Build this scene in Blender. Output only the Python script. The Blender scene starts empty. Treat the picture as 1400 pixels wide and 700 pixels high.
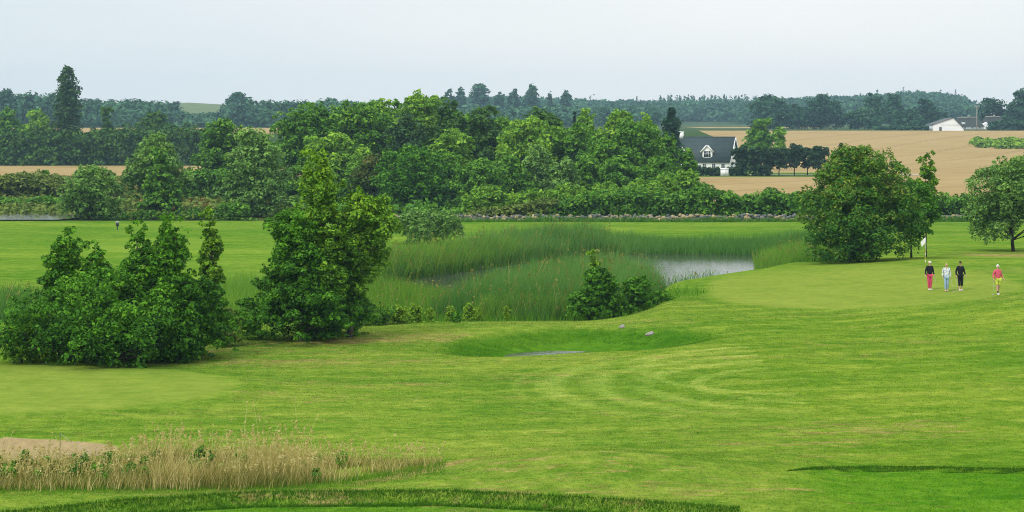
import bpy, bmesh, math, random
import numpy as np
from mathutils import Vector, Matrix, Quaternion

R = math.radians
rng = np.random.default_rng(7)
random.seed(7)
scene = bpy.context.scene
col = scene.collection

# ------------------------------------------------------------------ camera
# eye 10.5 m above the lawn, 70 mm lens on a 36 mm sensor, level view cropped below the horizon
CAMZ, FPX, HOR = 10.5, 2726.0, 170.0
cam = bpy.data.cameras.new('camera')
cam.sensor_width = 36.0
cam.lens = FPX / 1400 * 36.0
cam.shift_y = -(350 - HOR) / 1400
cam.clip_start = 1.0
cam.clip_end = 20000
camo = bpy.data.objects.new('camera', cam)
col.objects.link(camo)
camo.location = (0, 0, CAMZ)
camo.rotation_euler = (R(90), 0, 0)
scene.camera = camo

def wx(px, Y): return (px - 700) * Y / FPX          # east of the axis at distance Y
def wz(py, Y): return CAMZ - (py - HOR) * Y / FPX

# ------------------------------------------------------------------ terrain
def S(t): 
    t = np.clip(t, 0, 1); return t * t * (3 - 2 * t)
def ramp(x, a, b): return S((np.asarray(x, float) - a) / (b - a))

PROF = np.array([(-80, 0), (0, 0), (103, 0), (109, -.3), (117, -1.0), (250, -1.0), (350, -1.3), (470, -1.0), (545, -.8),
                 (640, 1.2), (760, 4.6), (880, 7.4), (950, 8.2), (1100, 8.7), (1500, 10), (3300, 14)], float)
PROFR = np.array([(-80, 0), (80, 0), (108, 1.0), (137, 1.2), (150, .45), (165, .15), (236, -1.0), (250, -1.0), (350, -1.3),
                  (470, -1.0), (545, -.8), (640, 1.2), (760, 4.6), (880, 7.4), (950, 8.2), (1100, 8.7), (1500, 10), (3300, 14)], float)
POND = np.array([(-9.5, 116), (-3, 114.5), (2, 114), (6.2, 116), (7.2, 124), (9.2, 132), (13.6, 140.5), (19, 148), (24, 152), (26, 165),
                 (25, 181), (16, 186), (5, 184), (-3, 172), (-8, 158), (-12, 148), (-15, 132)], float)

def poly_sd(x, y, P):
    """signed distance to a polygon, negative inside"""
    d = np.full(x.shape, 1e9); inside = np.zeros(x.shape, bool)
    for i in range(len(P)):
        a, b = P[i], P[(i + 1) % len(P)]
        e = b - a
        t = np.clip(((x - a[0]) * e[0] + (y - a[1]) * e[1]) / (e @ e), 0, 1)
        d = np.minimum(d, np.hypot(x - a[0] - t * e[0], y - a[1] - t * e[1]))
        c = ((a[1] > y) != (b[1] > y)) & (x < (b[0] - a[0]) * (y - a[1]) / (b[1] - a[1] + 1e-12) + a[0])
        inside ^= c
    return np.where(inside, -d, d)

def lip_near(x):      # edge of the tee in front: the bank faces the camera below it
    return np.interp(x, [-30, -13.6, -11, -7.3, -2, 2.5, 6, 30], [53.4, 54.4, 55.9, 56.9, 56.8, 55.6, 54.3, 53])
def lip_side(x):      # curved edge of the lower tee at the bottom, east side
    return np.interp(x, [6, 8.0, 9.2, 11, 13, 16, 20, 30], [57, 59.4, 60.6, 61.0, 60.9, 60.5, 60, 59])

def bunker_e(x, y):
    return (np.abs((x + 18.6) / 6.0) ** 3 + np.abs((y - 64.8) / 2.1) ** 3) ** (1 / 3) + .05 * np.sin(x * 1.3)
def ditch_e(x, y):
    dx, dy = x - 3.2, y - 97.4
    a, b = dx * .82 + dy * .57, -dx * .57 + dy * .82
    th = np.arctan2(b, a)
    return np.hypot(a / 8.2, b / 5.6) * (1 + .07 * np.sin(3 * th + 1) + .05 * np.sin(5 * th))

HILLX = np.array([-700, -480, -400, -340, -290, -240, -150, 0, 110, 250, 350, 430, 470, 492, 520, 900], float)
HILLZ = np.array([24, 22, 22, 24, 21, 14, 14, 16, 12, 13, 17, 22, 18, 6, -3, -3], float)

def vnoise(x, y, s, seed=0):
    """smooth value noise"""
    r = np.random.default_rng(seed).random((64, 64))
    u, v = x / s, y / s
    i, j = np.floor(u).astype(int), np.floor(v).astype(int)
    fu, fv = S(u - i), S(v - j)
    g = lambda a, b: r[a % 64, b % 64]
    return (g(i, j) * (1 - fu) + g(i + 1, j) * fu) * (1 - fv) + (g(i, j + 1) * (1 - fu) + g(i + 1, j + 1) * fu) * fv

def H(x, y):
    x = np.asarray(x, float); y = np.asarray(y, float)
    x, y = np.broadcast_arrays(x, y)
    zl = np.interp(y, PROF[:, 0], PROF[:, 1])
    zr = np.interp(y, PROFR[:, 0], PROFR[:, 1])
    zr = np.where((zr > 0) & (y < 170), zr * np.interp(x, [6, 10, 17, 22, 29], [.28, .30, .36, .62, 1.0]), zr)
    xa = np.interp(y, [60, 100, 108, 116, 128, 140, 160, 200], [2, 2.5, 3.0, 6.2, 7.0, 12, 19, 26])
    xb = np.interp(y, [60, 100, 108, 116, 128, 140, 160, 200], [18, 14, 9, 9.5, 10.5, 19, 26, 32])
    z = zl + (zr - zl) * S((x - xa) / (xb - xa))
    # gentle undulation of the fairway
    near = 1 - ramp(y, 160, 240)
    z = z + near * .22 * (vnoise(x, y, 17, 1) - .5)
    # tee edge in front
    d = lip_near(x) - y
    z = z - .36 * S(d / .32) * (1 - ramp(x, 4.5, 7.5))
    # mound east of the tall grass
    z = z + .62 * np.exp(-((x - 2.6) / 4.2) ** 2 - ((y - 60.2) / 2.2) ** 2)
    # lower tee on the east
    z = z - .15 * S((lip_side(x) - y) / .2) * ramp(x, 7.4, 10.5)
    # sand bunker bowl
    e = bunker_e(x, y)
    z = z - .34 * (1 - S((e - .6) / .5))
    z = z + .16 * np.exp(-((y - 67.4) / .8) ** 2) * (1 - ramp(x, -17.5, -14.5))
    # ditch
    e = ditch_e(x, y)
    z = z - .95 * (1 - S((e - .25) / .85))
    # putting green by the alders
    e = np.hypot((x + 21.5) / 11.5, (y - 78.5) / 8.2)
    z = z + .22 * (1 - S((e - .7) / .5))
    # pond basin
    m = (y > 96) & (y < 205) & (np.abs(x) < 60)
    if m.any():
        sd = poly_sd(x[m], y[m], POND)
        zz = z[m]
        k = S((2.6 - sd) / 4.2)
        z = z.copy(); z[m] = zz * (1 - k) + (-1.9) * k
    # far hill
    hx = np.interp(x * 2100 / np.maximum(y, 400), HILLX, HILLZ)
    z = z + (hx - 2) * ramp(y, 1450, 2100) * (1 - ramp(y, 2150, 3000))
    return z

def h1(x, y): return float(H(np.array([x]), np.array([y]))[0])

# ------------------------------------------------------------------ node helpers
def new_mat(name):
    m = bpy.data.materials.new(name); m.use_nodes = True
    nt = m.node_tree; nt.nodes.clear()
    return m, nt, nt.nodes, nt.links
def N(nodes, t, **kw):
    n = nodes.new(t)
    for k, v in kw.items():
        if k in n.inputs: n.inputs[k].default_value = v
        else: setattr(n, k, v)
    return n
def noise(nodes, links, scale, detail=4, rough=.6, vec=None, dist=0.0):
    n = nodes.new('ShaderNodeTexNoise')
    n.inputs['Scale'].default_value = scale; n.inputs['Detail'].default_value = detail
    n.inputs['Roughness'].default_value = rough; n.inputs['Distortion'].default_value = dist
    if vec is not None: links.new(vec, n.inputs['Vector'])
    return n.outputs['Fac']
def mrange(nodes, links, v, a, b, c=0., d=1.):
    n = nodes.new('ShaderNodeMapRange')
    n.inputs['From Min'].default_value = a; n.inputs['From Max'].default_value = b
    n.inputs['To Min'].default_value = c; n.inputs['To Max'].default_value = d
    links.new(v, n.inputs['Value']); return n.outputs['Result']
def math_n(nodes, links, op, a, b=None):
    n = nodes.new('ShaderNodeMath'); n.operation = op
    for i, v in enumerate((a, b)):
        if v is None: continue
        if isinstance(v, (int, float)): n.inputs[i].default_value = v
        else: links.new(v, n.inputs[i])
    return n.outputs[0]
def mixc(nodes, links, f, a, b, blend='MIX'):
    n = nodes.new('ShaderNodeMix'); n.data_type = 'RGBA'; n.blend_type = blend
    for k, v in ((0, f), (6, a), (7, b)):
        if isinstance(v, (int, float)): n.inputs[k].default_value = v
        elif isinstance(v, tuple): n.inputs[k].default_value = (*v, 1) if len(v) == 3 else v
        else: links.new(v, n.inputs[k])
    return n.outputs[2]

def plain(name, rgb, rough=.7, var=.12, scale=6., spec=.3, bump=0.0):
    m, nt, nodes, links = new_mat(name)
    o = nodes.new('ShaderNodeOutputMaterial'); b = nodes.new('ShaderNodeBsdfPrincipled')
    tc = nodes.new('ShaderNodeTexCoord')
    f = noise(nodes, links, scale, 5, .65, tc.outputs['Object'])
    lo = tuple(c * (1 - var) for c in rgb); hi = tuple(min(1, c * (1 + var)) for c in rgb)
    c = mixc(nodes, links, mrange(nodes, links, f, .3, .7), lo, hi)
    links.new(c, b.inputs['Base Color'])
    b.inputs['Roughness'].default_value = rough
    b.inputs['Specular IOR Level'].default_value = spec
    if bump:
        bp = nodes.new('ShaderNodeBump'); bp.inputs['Strength'].default_value = bump; bp.inputs['Distance'].default_value = .03
        links.new(f, bp.inputs['Height']); links.new(bp.outputs[0], b.inputs['Normal'])
    links.new(b.outputs[0], o.inputs[0])
    return m

def leaf_mat(name, dark, mid, light, trans=.22, rough=.6):
    """leaves: three leaf colours spread by a per-leaf tint value, with some light through the blade"""
    m, nt, nodes, links = new_mat(name)
    o = nodes.new('ShaderNodeOutputMaterial')
    at = nodes.new('ShaderNodeAttribute'); at.attribute_name = 'tint'
    cr = nodes.new('ShaderNodeValToRGB')
    cr.color_ramp.elements[0].color = (*dark, 1); cr.color_ramp.elements[1].color = (*light, 1)
    e = cr.color_ramp.elements.new(.5); e.color = (*mid, 1)
    links.new(at.outputs['Fac'], cr.inputs[0])
    b = nodes.new('ShaderNodeBsdfPrincipled'); b.inputs['Roughness'].default_value = rough
    b.inputs['Specular IOR Level'].default_value = .06
    links.new(cr.outputs[0], b.inputs['Base Color'])
    t = nodes.new('ShaderNodeBsdfTranslucent')
    tcol = mixc(nodes, links, 1.0, cr.outputs[0], (1.25, 1.2, .6), 'MULTIPLY')
    links.new(tcol, t.inputs['Color'])
    mx = nodes.new('ShaderNodeMixShader'); mx.inputs[0].default_value = trans
    links.new(b.outputs[0], mx.inputs[1]); links.new(t.outputs[0], mx.inputs[2])
    links.new(mx.outputs[0], o.inputs[0])
    return m

# ------------------------------------------------------------------ mesh helpers
def mesh_np(name, v, faces_list, tint=None, smooth=False):
    """v (n,3); faces_list: list of int arrays (m,k)"""
    me = bpy.data.meshes.new(name)
    v = np.asarray(v, np.float32)
    me.vertices.add(len(v)); me.vertices.foreach_set('co', v.ravel())
    loops, starts, base = [], [], 0
    for f in faces_list:
        f = np.asarray(f, np.int32)
        if len(f) == 0: continue
        loops.append(f.ravel()); starts.append(base + np.arange(len(f)) * f.shape[1]); base += f.size
    loops = np.concatenate(loops); starts = np.concatenate(starts).astype(np.int32)
    me.loops.add(len(loops)); me.loops.foreach_set('vertex_index', loops)
    me.polygons.add(len(starts)); me.polygons.foreach_set('loop_start', starts)
    if smooth: me.polygons.foreach_set('use_smooth', np.ones(len(starts), bool))
    if tint is not None:
        a = me.attributes.new('tint', 'FLOAT', 'POINT'); a.data.foreach_set('value', np.asarray(tint, np.float32))
    me.update(calc_edges=True); me.validate()
    return me
def obj(name, me, mat=None, parent=None, loc=(0, 0, 0)):
    o = bpy.data.objects.new(name, me); col.objects.link(o)
    if mat is not None and me is not None and len(me.materials) == 0: me.materials.append(mat)
    o.location = loc
    if parent is not None: o.parent = parent
    return o
def thing(name, label, cat, loc=(0, 0, 0), rz=0., group=None):
    o = bpy.data.objects.new(name, None); col.objects.link(o)
    o.empty_display_size = .2
    o.location = loc; o.rotation_euler = (0, 0, rz); o['label'] = label; o['category'] = cat
    if group: o['group'] = group
    return o
def tag(o, label, cat, group=None):
    o['label'] = label; o['category'] = cat
    if group: o['group'] = group
    return o
def kind(o, k, label=None):
    o['kind'] = k
    if label: o['label'] = label
    return o

class MB:
    """collects boxes, prisms and tubes into one mesh"""
    def __init__(s): s.v = []; s.f = {3: [], 4: []}; s.n = 0
    def add(s, v, f):
        v = np.asarray(v, float); f = np.asarray(f, int)
        s.v.append(v); s.f.setdefault(f.shape[1], []).append(f + s.n); s.n += len(v); return s
    def box(s, c, d, rz=0.):
        c = np.array(c, float); d = np.array(d, float) / 2
        k = np.array([(x, y, z) for z in (-1, 1) for y in (-1, 1) for x in (-1, 1)], float) * d
        if rz: k[:, :2] = k[:, :2] @ np.array([[math.cos(rz), math.sin(rz)], [-math.sin(rz), math.cos(rz)]])
        return s.add(k + c, [(0, 2, 3, 1), (4, 5, 7, 6), (0, 1, 5, 4), (2, 6, 7, 3), (0, 4, 6, 2), (1, 3, 7, 5)])
    def tube(s, pts, rad, n=8, cap=True):
        pts = np.asarray(pts, float); m = len(pts)
        rad = np.broadcast_to(np.asarray(rad, float), (m,))
        ring = []
        for i in range(m):
            t = pts[min(i + 1, m - 1)] - pts[max(i - 1, 0)]; t = t / (np.linalg.norm(t) + 1e-9)
            a = np.array([1., 0, 0]) if abs(t[0]) < .8 else np.array([0, 1., 0])
            u = np.cross(t, a); u /= np.linalg.norm(u); w = np.cross(t, u)
            th = np.arange(n) * 2 * math.pi / n
            ring.append(pts[i] + rad[i] * (np.cos(th)[:, None] * u + np.sin(th)[:, None] * w))
        v = np.concatenate(ring)
        f = [(i * n + j, i * n + (j + 1) % n, (i + 1) * n + (j + 1) % n, (i + 1) * n + j) for i in range(m - 1) for j in range(n)]
        b = s.n
        s.add(v, f)
        if cap:
            c0, c1 = pts[0], pts[-1]
            s.v.append(np.array([c0, c1])); s.n += 2
            s.f[3].append(np.array([(b + (j + 1) % n, b + j, b + m * n) for j in range(n)] +
                                   [(b + (m - 1) * n + j, b + (m - 1) * n + (j + 1) % n, b + m * n + 1) for j in range(n)]))
        return s
    def mesh(s, name, smooth=False):
        return mesh_np(name, np.concatenate(s.v), [np.concatenate(x) for x in s.f.values() if x], smooth=smooth)
    def build(s, name, mat, parent=None, loc=(0, 0, 0), smooth=False):
        return obj(name, s.mesh(name, smooth), mat, parent, loc)

# ------------------------------------------------------------------ foliage
def unit(v): return v / (np.linalg.norm(v, axis=-1, keepdims=True) + 1e-9)

def leaves(r, C, RAD, n, ls, droop=0., tbias=None, aspect=1.7, upw=.55):
    """n leaf blades spread over clumps C (m,3) of radii RAD (m,3) -> verts, quads, tint"""
    w = RAD[:, 0] * RAD[:, 2]; w = w / w.sum()
    k = r.choice(len(C), n, p=w)
    d = r.normal(size=(n, 3)); d = unit(d)
    d[:, 2] = np.where((d[:, 2] < -.2) & (r.random(n) < .6), -d[:, 2], d[:, 2])
    f = r.uniform(.35, 1.0, n) ** .45
    out = r.random(n) < .10
    f = np.where(out, f * r.uniform(1.0, 1.28, n), f)
    p = C[k] + d * f[:, None] * RAD[k]
    nrm = unit(d * .55 + np.array([0, 0, upw]) + r.normal(size=(n, 3)) * .42)
    t = unit(np.cross(nrm, r.normal(size=(n, 3))))
    if droop: t = unit(t + np.array([0, 0, -droop])); 
    b = unit(np.cross(nrm, t))
    L = ls * np.clip(np.exp(r.normal(size=n) * .34), .45, 2.1)[:, None] * aspect * .5; W = L / aspect
    v = np.stack([p - t * L, p + b * W + nrm * W * .25, p + t * L, p - b * W + nrm * W * .25], 1).reshape(-1, 3)
    q = np.arange(n * 4).reshape(n, 4)
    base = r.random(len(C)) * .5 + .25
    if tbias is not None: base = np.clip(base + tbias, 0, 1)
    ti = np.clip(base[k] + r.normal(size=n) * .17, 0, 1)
    return v, q, np.repeat(ti, 4)

def profile(kind, t):
    t = np.clip(t, 0, 1)
    if kind == 'round': return np.sqrt(np.clip(1 - (2 * t - 1) ** 2, 0, 1)) ** .75
    if kind == 'dome': return (1 - t ** 2.3) ** .62 * (.80 + .2 * np.minimum(1, t / .22))
    if kind == 'cone': return ((1 - t) ** .85 * .97 + .03) * (.72 + .28 * np.minimum(1, t / .15))
    if kind == 'full': return (1 - t ** 2.8) ** .55 * (.68 + .32 * np.minimum(1, t / .32))
    if kind == 'full2': return np.clip(1 - t, 0, 1) ** .45 * (.86 + .14 * np.minimum(1, t / .12))
    if kind == 'spire': return np.clip(1 - t, 0, 1) ** .62 * (.80 + .20 * np.minimum(1, t / .12)) * 1.0
    if kind == 'ovate': return np.where(t < .38, (np.maximum(t, 0) / .38) ** .42 * .999, (np.clip(1 - t, 0, 1) / .62) ** .58)
    if kind == 'column': return (.72 + .28 * np.sin(np.clip(t / 1.05, 0, 1) * 3.1416) ** .8) * (1 - t ** 9) ** .6
    if kind == 'spruce': return (1 - t) * .95 + .05
    if kind == 'flat': return np.where(t < .5, .55 + t * .9, 1) * (1 - t ** 5) ** .5
    return 1 - t

def crown_clumps(r, kd, w, h, nc, cs, shoots=0.3, rag=.2):
    """clump centres and radii of a crown w wide, h high, base at z=0"""
    if kd in ('round', 'dome', 'ovate', 'flat', 'cone', 'spire', 'full', 'full2'):
        # a few big boughs, each a cauliflower of leaf clumps
        K = int(np.clip(7 + nc / 8, 8, 26))
        t = (np.arange(K) + r.uniform(.1, .9, K)) / K * .80 + .06
        r.shuffle(t)
        az = np.arange(K) * 2.4 + r.uniform(-.6, .6, K)
        pr = profile(kd, t)
        lr = w * r.uniform(.15, .26, K) * ((.62 + .38 * pr) if kd not in ('cone', 'spire', 'full2') else (.52 + .48 * pr)) * (1.2 if kd != 'flat' else 1)
        lr *= min(1., (12. / K) ** .25)
        lr = np.minimum(lr, .45 * h)
        rad = np.maximum(pr * w / 2 * (1 + rag * r.normal(size=K) * .5) - lr * .85, 0)
        LC = np.stack([np.cos(az) * rad, np.sin(az) * rad, np.clip(t * h, lr * .6, h - lr)], 1)
        nl_ = 7 if kd in ('dome', 'cone', 'spire', 'full2') else 0          # skirts down to the ground
        if nl_:
            a2 = np.arange(nl_) * 6.283 / nl_ + r.uniform(-.3, .3, nl_); l2 = np.minimum(w * r.uniform(.13, .2, nl_), .3 * h); r2 = w / 2 * r.uniform(.85, 1.02, nl_) - l2
            LC = np.concatenate([LC, np.stack([np.cos(a2) * r2, np.sin(a2) * r2, l2 * r.uniform(.55, .95, nl_)], 1)]); lr = np.concatenate([lr, l2])
        top = np.array([[r.uniform(-.10, .10) * w, r.uniform(-.1, .1) * w, h]]); tl = w * r.uniform(.15, .22); top[0, 2] -= tl
        tq = np.linspace(.18, .78, 5); core = np.stack([np.zeros(5), np.zeros(5), tq * h], 1); cl = np.maximum(np.minimum(profile(kd, tq) * w * (.43 if kd == 'full2' else .38), .3 * h), .1)
        LC = np.concatenate([LC, top, core]); LR = np.concatenate([lr, [tl], cl])
        m = int(nc * 3.4)
        k = r.choice(len(LC), m, p=LR ** 2 / (LR ** 2).sum())
        d = unit(r.normal(size=(m, 3))); d[:, 2] = np.where((d[:, 2] < -.1) & (r.random(m) < .55), -d[:, 2], d[:, 2])
        f = r.uniform(.55, 1., m) ** .6
        cr = LR[k] * r.uniform(.17, .40, m) * (.7 + cs * 2.4)
        C = LC[k] + d * (f * LR[k] * .82)[:, None]
        C[:, 2] = np.clip(C[:, 2], cr * .3, h - cr * .5)
        RAD = np.stack([cr, cr, cr * r.uniform(.42, .8, m)], 1)
        outer = np.hypot(C[:, 0], C[:, 1]) > .0
    else:
        ph = r.random(4) * 6.28
        n_in = int(nc * .22)
        t = np.concatenate([r.random(nc) ** .9, r.random(n_in) * .8])
        az = r.random(nc + n_in) * 6.283
        rr = np.concatenate([r.uniform(.72, 1.0, nc), r.uniform(.1, .55, n_in)])
        cr = w * cs * r.uniform(.7, 1.35, nc + n_in)
        cr = np.concatenate([cr[:nc] * (.55 + .45 * np.clip(profile(kd, t[:nc]) * 1.3, 0, 1)), cr[nc:] * 1.5])
        lob = 1 + rag * (.6 * np.sin(3 * az + ph[0] + 4 * t) + .5 * np.sin(5 * az + ph[1] - 6 * t)) + rag * r.normal(size=nc + n_in) * .45
        rad = np.maximum(profile(kd, t) * w / 2 * lob - cr * .75, 0) * rr
        z = np.clip(t * h, cr * .5, h - cr * .6)
        C = np.stack([np.cos(az) * rad, np.sin(az) * rad, z], 1)
        RAD = np.stack([cr, cr, cr * r.uniform(.65, .95, len(cr))], 1)
        if kd == 'spruce':
            C = np.concatenate([C, [[0, 0, h * .95], [0, 0, h * .86]]]); RAD = np.concatenate([RAD, [[w * .03, w * .03, h * .05], [w * .07, w * .07, h * .07]]])
    if shoots > 0:
        m = (r.random(len(C)) < shoots) & (C[:, 2] > .25 * h)
        C2 = C[m].copy(); R2 = RAD[m].copy()
        C2[:, 2] += R2[:, 2] * r.uniform(.7, 1.2, m.sum()); R2[:, :2] *= .40; R2[:, 2] *= r.uniform(.8, 1.2, m.sum())
        C2[:, :2] *= 1.03
        C2[:, 2] = np.minimum(C2[:, 2], h - R2[:, 2] * .5)
        C = np.concatenate([C, C2]); RAD = np.concatenate([RAD, R2])
    return C, RAD

def trunk_mb(r, h, cw, base_r, C, z0, nl=12, stems=1, lean=(0, 0)):
    mb = MB()
    for s in range(stems):
        a = r.random() * 6.28
        sp = 0 if stems == 1 else cw * .16
        zs = np.linspace(-.25, h * .86, 8)
        f = np.clip(zs / h, 0, 1)
        pts = np.stack([lean[0] * f + sp * np.cos(a + s * 6.28 / stems) * f ** .7 + r.normal(size=8) * .02 * h * f,
                        lean[1] * f + sp * np.sin(a + s * 6.28 / stems) * f ** .7 + r.normal(size=8) * .02 * h * f, zs], 1)
        rad = base_r * (1 - .88 * f) / (1 if stems == 1 else 1.5); rad[0] *= 1.35
        mb.tube(pts, rad, 8)
        idx = r.choice(len(C), min(nl, len(C)), replace=False)
        for i in idx:
            c = C[i]
            zz = max(z0 * .6 + .05 * h, c[2] - np.hypot(c[0], c[1]) * r.uniform(.5, 1.0))
            q = np.array([np.interp(zz, zs, pts[:, k]) for k in range(3)])
            rb = np.interp(zz, zs, rad) * .5
            mid = (q + c) / 2 + np.array([0, 0, .06 * h]) * r.uniform(-.2, 1)
            mb.tube([q, mid, c], [rb, rb * .62, rb * .22], 5)
    return mb

M = {}
def setup_materials():
    L = leaf_mat
    M['alder'] = L('alder_leaves', (0.017, 0.064, 0.005), (0.067, 0.205, 0.014), (0.150, 0.352, 0.019))
    M['alder_open'] = L('open_alder_leaves', (0.032, 0.089, 0.007), (0.119, 0.271, 0.016), (0.263, 0.444, 0.029))
    M['grove'] = L('grove_leaves', (0.030, 0.088, 0.011), (0.095, 0.249, 0.023), (0.203, 0.392, 0.033))
    M['grove_light'] = L('light_grove_leaves', (0.059, 0.142, 0.013), (0.171, 0.358, 0.031), (0.310, 0.517, 0.045))
    M['grove_dark'] = L('dark_grove_leaves', (0.022, 0.058, 0.012), (0.063, 0.158, 0.026), (0.123, 0.248, 0.034))
    M['willow'] = L('willow_leaves', (0.049, 0.114, 0.023), (0.149, 0.301, 0.059), (0.268, 0.441, 0.092))
    M['rust'] = L('rust_tipped_leaves', (0.027, 0.107, 0.014), (0.078, 0.221, 0.024), (0.230, 0.280, 0.036))
    M['red'] = L('reddish_leaves', (.030, .078, .012), (.075, .145, .020), (.175, .150, .032))
    M['poplar'] = L('poplar_leaves', (0.017, 0.048, 0.020), (0.052, 0.123, 0.042), (0.096, 0.184, 0.056))
    M['spruce'] = L('spruce_needles', (0.009, 0.028, 0.015), (0.025, 0.070, 0.035), (0.042, 0.105, 0.045))
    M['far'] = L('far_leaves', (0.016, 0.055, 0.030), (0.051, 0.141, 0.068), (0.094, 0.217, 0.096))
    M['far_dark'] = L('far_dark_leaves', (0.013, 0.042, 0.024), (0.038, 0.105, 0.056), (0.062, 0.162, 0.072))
    M['pollard'] = L('pollard_leaves', (0.011, 0.030, 0.013), (0.035, 0.084, 0.032), (0.060, 0.130, 0.042))
    M['bright'] = L('bright_shrub_leaves', (0.073, 0.152, 0.010), (0.197, 0.353, 0.026), (0.312, 0.480, 0.039))
    M['meadow'] = L('meadow_leaves', (0.049, 0.091, 0.016), (0.143, 0.216, 0.036), (0.231, 0.274, 0.056))
    M['dock'] = L('dock_seed', (0.076, 0.065, 0.020), (0.228, 0.149, 0.044), (0.333, 0.210, 0.070))
    M['bark'] = plain('bark', (.085, .070, .055), .9, .3, 5, .1, .5)
    M['bark_dark'] = plain('dark_bark', (.045, .040, .032), .9, .3, 5, .1, .5)
setup_materials()

def tree(name, label, cat, px, top, wpx, Y, kd, mat, crown0=.06, nc=90, cs=.15, dens=3.6, shoots=.15, rag=.2, base_r=None,
         group=None, leafk=1.0, depth=1.0, stems=1, nl=12, droop=0., X=None, lean=0., bark='bark', tb=None, trunk_name='trunk', seed=None, zbase=None):
    r = np.random.default_rng(seed if seed is not None else abs(hash_s(label)) % 2 ** 31)
    X = wx(px, Y) if X is None else X
    zb = h1(X, Y) if zbase is None else zbase
    ht = wz(top, Y) - zb
    w = wpx * Y / FPX
    z0 = ht * crown0
    ch = ht - z0
    C, RAD = crown_clumps(r, kd, w, ch, nc, cs, shoots, rag)
    C[:, 1] *= depth
    C[:, 2] += z0
    C[:, 0] += lean * w * (C[:, 2] / ht)
    ls = max(.085, .00084 * Y) * leafk
    area = math.pi * w * ch * .9
    n = int(np.clip(dens * area / ls ** 2, 400, 120000))
    tbias = None
    if tb is not None: tbias = tb * ((C[:, 2] - z0) / ch - .5)  # leaf colour grows paler towards the crown top
    v, q, ti = leaves(r, C, RAD, n, ls, droop, tbias)
    keep_low = v[:, 2] > .02
    v[:, 2] = np.where(keep_low, v[:, 2], .02 + np.abs(v[:, 2]) * .1)
    t = thing(name, label, cat, (X, Y, zb), 0, group)
    br = base_r if base_r else max(.05, .016 * ht + .006 * w)
    trunk_mb(r, ht * .96, w, br, C[:nc], z0, nl, stems, (lean * w, 0)).build(trunk_name, M[bark], t, smooth=True)
    obj('crown', mesh_np('crown', v, [q], ti), M[mat], t)
    return t
def hash_s(s):
    h = 2166136261
    for c in s.encode(): h = ((h ^ c) * 16777619) & 0xffffffff
    return h
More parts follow.
